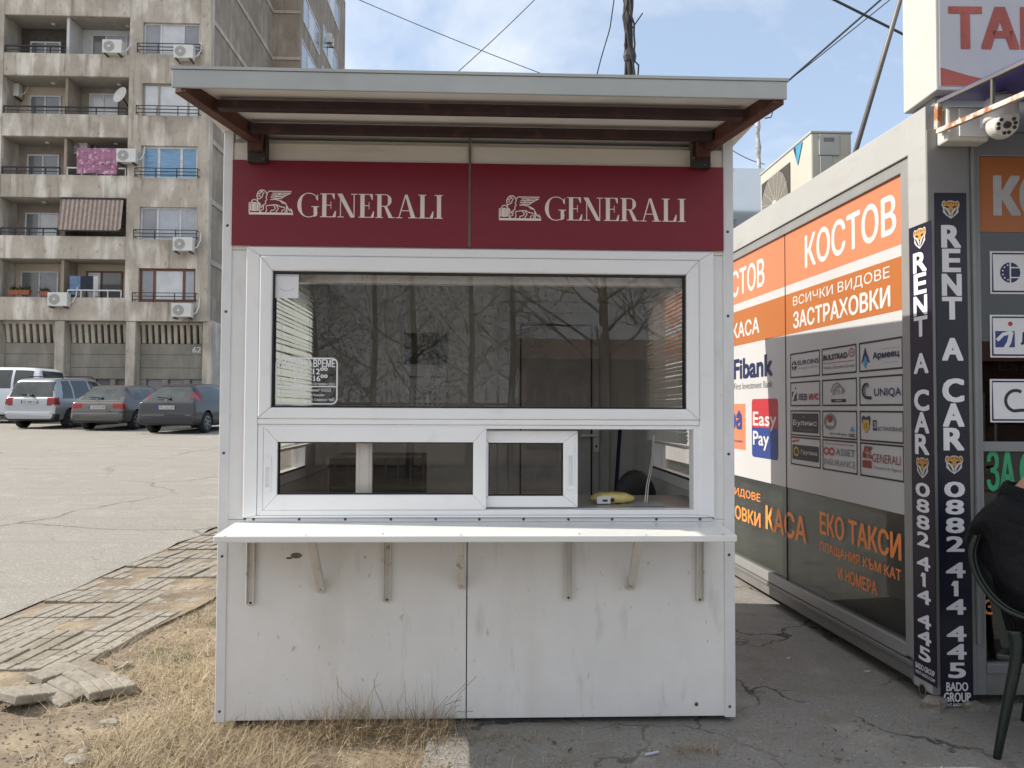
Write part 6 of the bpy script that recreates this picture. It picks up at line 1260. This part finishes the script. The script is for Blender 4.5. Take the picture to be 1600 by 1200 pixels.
JCK = [[((X0+.17, 0, .50), (.15, .17)), ((X0+.14, 0, .62), (.145, .17)), ((X0+.06, 0, .76), (.15, .17)), ((X0-.02, 0, .90), (.17, .19)), ((X0+.0, 0, 1.01), (.155, .17)), ((X0+.03, 0, 1.08), (.09, .095)), ((X0+.045, 0, 1.11), (.08, .085))],
       [4, ((X0+.02, -.17, .97), .10), ((X0+.06, -.185, .74), .078), ((X0+.29, -.15, .67), .062)], [4, ((X0+.02, .19, .97), .10), ((X0+.05, .25, .72), .08), ((X0+.29, .20, .67), .062)]]
skin('jacket', JCK, JK)
MB().lathe((X0+.045, 0, 1.055), [(.105, -.03), (.104, .03), (.098, .07), (.086, .075), (.075, .03)], 20, 0, (.25, 0, 1)).build('collar', JK, person, smooth=True)
skin('trousers', [[((X0+.16, 0, .50), (.13, .16)), ((X0+.22, -.10, .54), .10), ((X0+.47, -.12, .535), .082), ((X0+.485, -.12, .28), .066), ((X0+.45, -.12, .12), .058)], [0, ((X0+.22, .10, .54), .10), ((X0+.47, .12, .535), .082), ((X0+.505, .12, .28), .066), ((X0+.48, .12, .12), .058)]], TRS)
hc_ = Vector((X0+.18, 0, 1.34)); mb = MB(); mb.ball(hc_+Vector((-.012, 0, .03)), 1, 0, (.108, .088, .095), 16, 10); mb.build('hair', HAIR, person, smooth=True)
mb = MB(); mb.ball(hc_+Vector((.105, 0, -.025)), 1, 0, (.02, .014, .022), 8, 6); mb.build('nose', SKN, person, smooth=True)
for s in (-1, 1):
    MB().ball(hc_+Vector((0, s*.082, -.02)), 1, 0, (.025, .012, .032), 8, 6).build('ear', SKN, person, smooth=True)
    MB().ball(hc_+Vector((.086, s*.033, .012)), 1, 0, (.012, .014, .009), 8, 6).build('eye', BLK, person, smooth=True)
    hb = Vector((X0+.38, s*(.175 if s > 0 else .148), .645)); mb = MB(); mb.ball(hb+Vector((.03, 0, 0)), 1, 0, (.05, .04, .018), 10, 6)
    for k, l in ((-1.5, .055), (-.5, .068), (.5, .072), (1.5, .062)): y = k*.018; mb.tube([hb+Vector((.06, y, 0)), hb+Vector((.06+l*.6, y, -.004)), hb+Vector((.06+l, y, -.025))], [.0095, .009, .0075], 8)
    mb.tube([hb+Vector((.02, -s*.035, 0)), hb+Vector((.05, -s*.06, -.005)), hb+Vector((.08, -s*.062, -.012))], [.011, .010, .008], 8); mb.build('hand', SKN, person, smooth=True)
    fx = X0+.51 if s < 0 else X0+.54; mb = MB(); mb.ball((fx, s*.128, .05), 1, 0, (.15, .052, .05), 12, 8); mb.box(fx-.14, fx+.14, s*.128-.045, s*.128+.045, .0, .025); mb.build('shoe', BLK, person, smooth=True)
person.location = t.location-clat*.08; person.rotation_euler = t.rotation_euler
# ================================================================== BEHIND THE CAMERA (seen mirrored in the panes)
BARK = mat('bark', (.10, .075, .055), .9, var=.2, scale=12); NEED = mat('evergreen_leaf', (.045, .075, .025), .8, var=.3, scale=3); BRL = mat('dry_leaf', (.20, .14, .06), .8, var=.3, scale=3)
fen = thing('picket_fence', (0, -6.5, 0), 'pale metal picket fence along the plot opposite the kiosk', 'fence'); mb = MB(); x = -9.0
while x < 9: mb.box(x, x+.035, -6.52, -6.50, .1, 1.78); x += .22
mb.build('pickets', mat('pale_fence_paint', (.45, .43, .38), .6), fen); mb = MB(); mb.box(-9, 9, -6.55, -6.521, .4, .45); mb.box(-9, 9, -6.55, -6.521, 1.5, 1.55); mb.build('rail', BARK, fen)
shed = thing('garage', (9, -20, 0), 'low brown roofed garage opposite the kiosk', 'garage'); mb = MB(); mb.box(1.5, 22, -26, -20, 0, 3.2); mb.build('wall', mat('brick_red_wall', (.20, .10, .07), .9, var=.2, scale=3), shed); mb = MB(); mb.hexa([(1.2, -26.3, 3.2), (22.3, -26.3, 3.2), (22.3, -19.7, 3.2), (1.2, -19.7, 3.2), (1.2, -23.2, 4.2), (22.3, -23.2, 4.2), (22.3, -23, 4.2), (1.2, -23, 4.2)]); mb.build('roof', mat('brown_roof', (.16, .07, .05), .8), shed)
def tree(x, y, h, kind, label, seed):
    r = random.Random(seed); t = thing('tree', (x, y, 0), label, 'tree', 'trees opposite the kiosk'); mb = MB(); lf = MB()
    mb.tube([(x, y, 0), (x+.1, y, h*.4), (x, y+.1, h*.75), (x+.05, y, h)], [.09, .07, .045, .015], 8)
    def br(p, d, L, rad_, dep):
        q = p+d*L; m_ = p+d*L*.5+Vector((r.gauss(0, L*.06), r.gauss(0, L*.06), r.gauss(0, L*.04))); mb.tube([p, m_, q], [rad_, rad_*.75, rad_*.5], 5, 0, False)
        if dep == 0: return
        for k in range(r.choice((2, 3, 3))): br(p+d*L*r.uniform(.4, 1), (d+Vector((r.gauss(0, .5), r.gauss(0, .5), r.gauss(.1, .4)))).normalized(), L*r.uniform(.5, .75), rad_*.5, dep-1)
    if kind == 'bare':
        for k in range(20): a = k*2.4; br(Vector((x, y, h*(.25+.034*k))), Vector((math.cos(a), math.sin(a), .7)).normalized(), h*.28*(1-.025*k), .035, 4)
    else:
        for k in range(8): a = k*2.4+seed; br(Vector((x, y, h*(.15+.045*k))), Vector((math.cos(a), math.sin(a), .6)).normalized(), h*.2*(1-.035*k), .02, 2)
        for k in range(9000):
            zt_ = r.random()**.8; zz2 = h*(.08+.92*zt_); R_ = h*.36*(1-zt_)**.7*(.75+.25*math.sin(zt_*22+seed))+.12; a = r.uniform(0, 6.28); q = R_*r.random()**.45
            blade(lf, (x+q*math.cos(a), y+q*math.sin(a), zz2), r.uniform(.06, .13), a+r.gauss(0, .8), r.uniform(.6, 1.9), .035, .2, 0)
        lf.build('crown', NEED if kind == 'ever' else BRL, t)
    mb.build('trunk', BARK, t)
tree(-1.6, -9.5, 6.5, 'ever', 'dense evergreen tree behind the fence opposite the kiosk', 1); tree(-3.6, -9, 5.5, 'dry', 'brown leaved tree behind the fence opposite the kiosk', 2); tree(.6, -11, 7.5, 'ever', 'tall evergreen beside the bare trees opposite the kiosk', 3)
tree(-.4, -12.5, 8, 'dry', 'tall brown leaved tree behind the evergreens opposite the kiosk', 9); tree(-2.8, -12, 8.5, 'dry', 'tallest brown leaved tree behind the fence opposite the kiosk', 8)
tree(2.4, -8.5, 7, 'bare', 'bare tree nearest the garage opposite the kiosk', 4); tree(4.8, -10, 6.5, 'bare', 'bare tree right of the nearest bare one opposite the kiosk', 5); tree(-6.5, -11, 6, 'ever', 'evergreen at the end of the fence opposite the kiosk', 6)
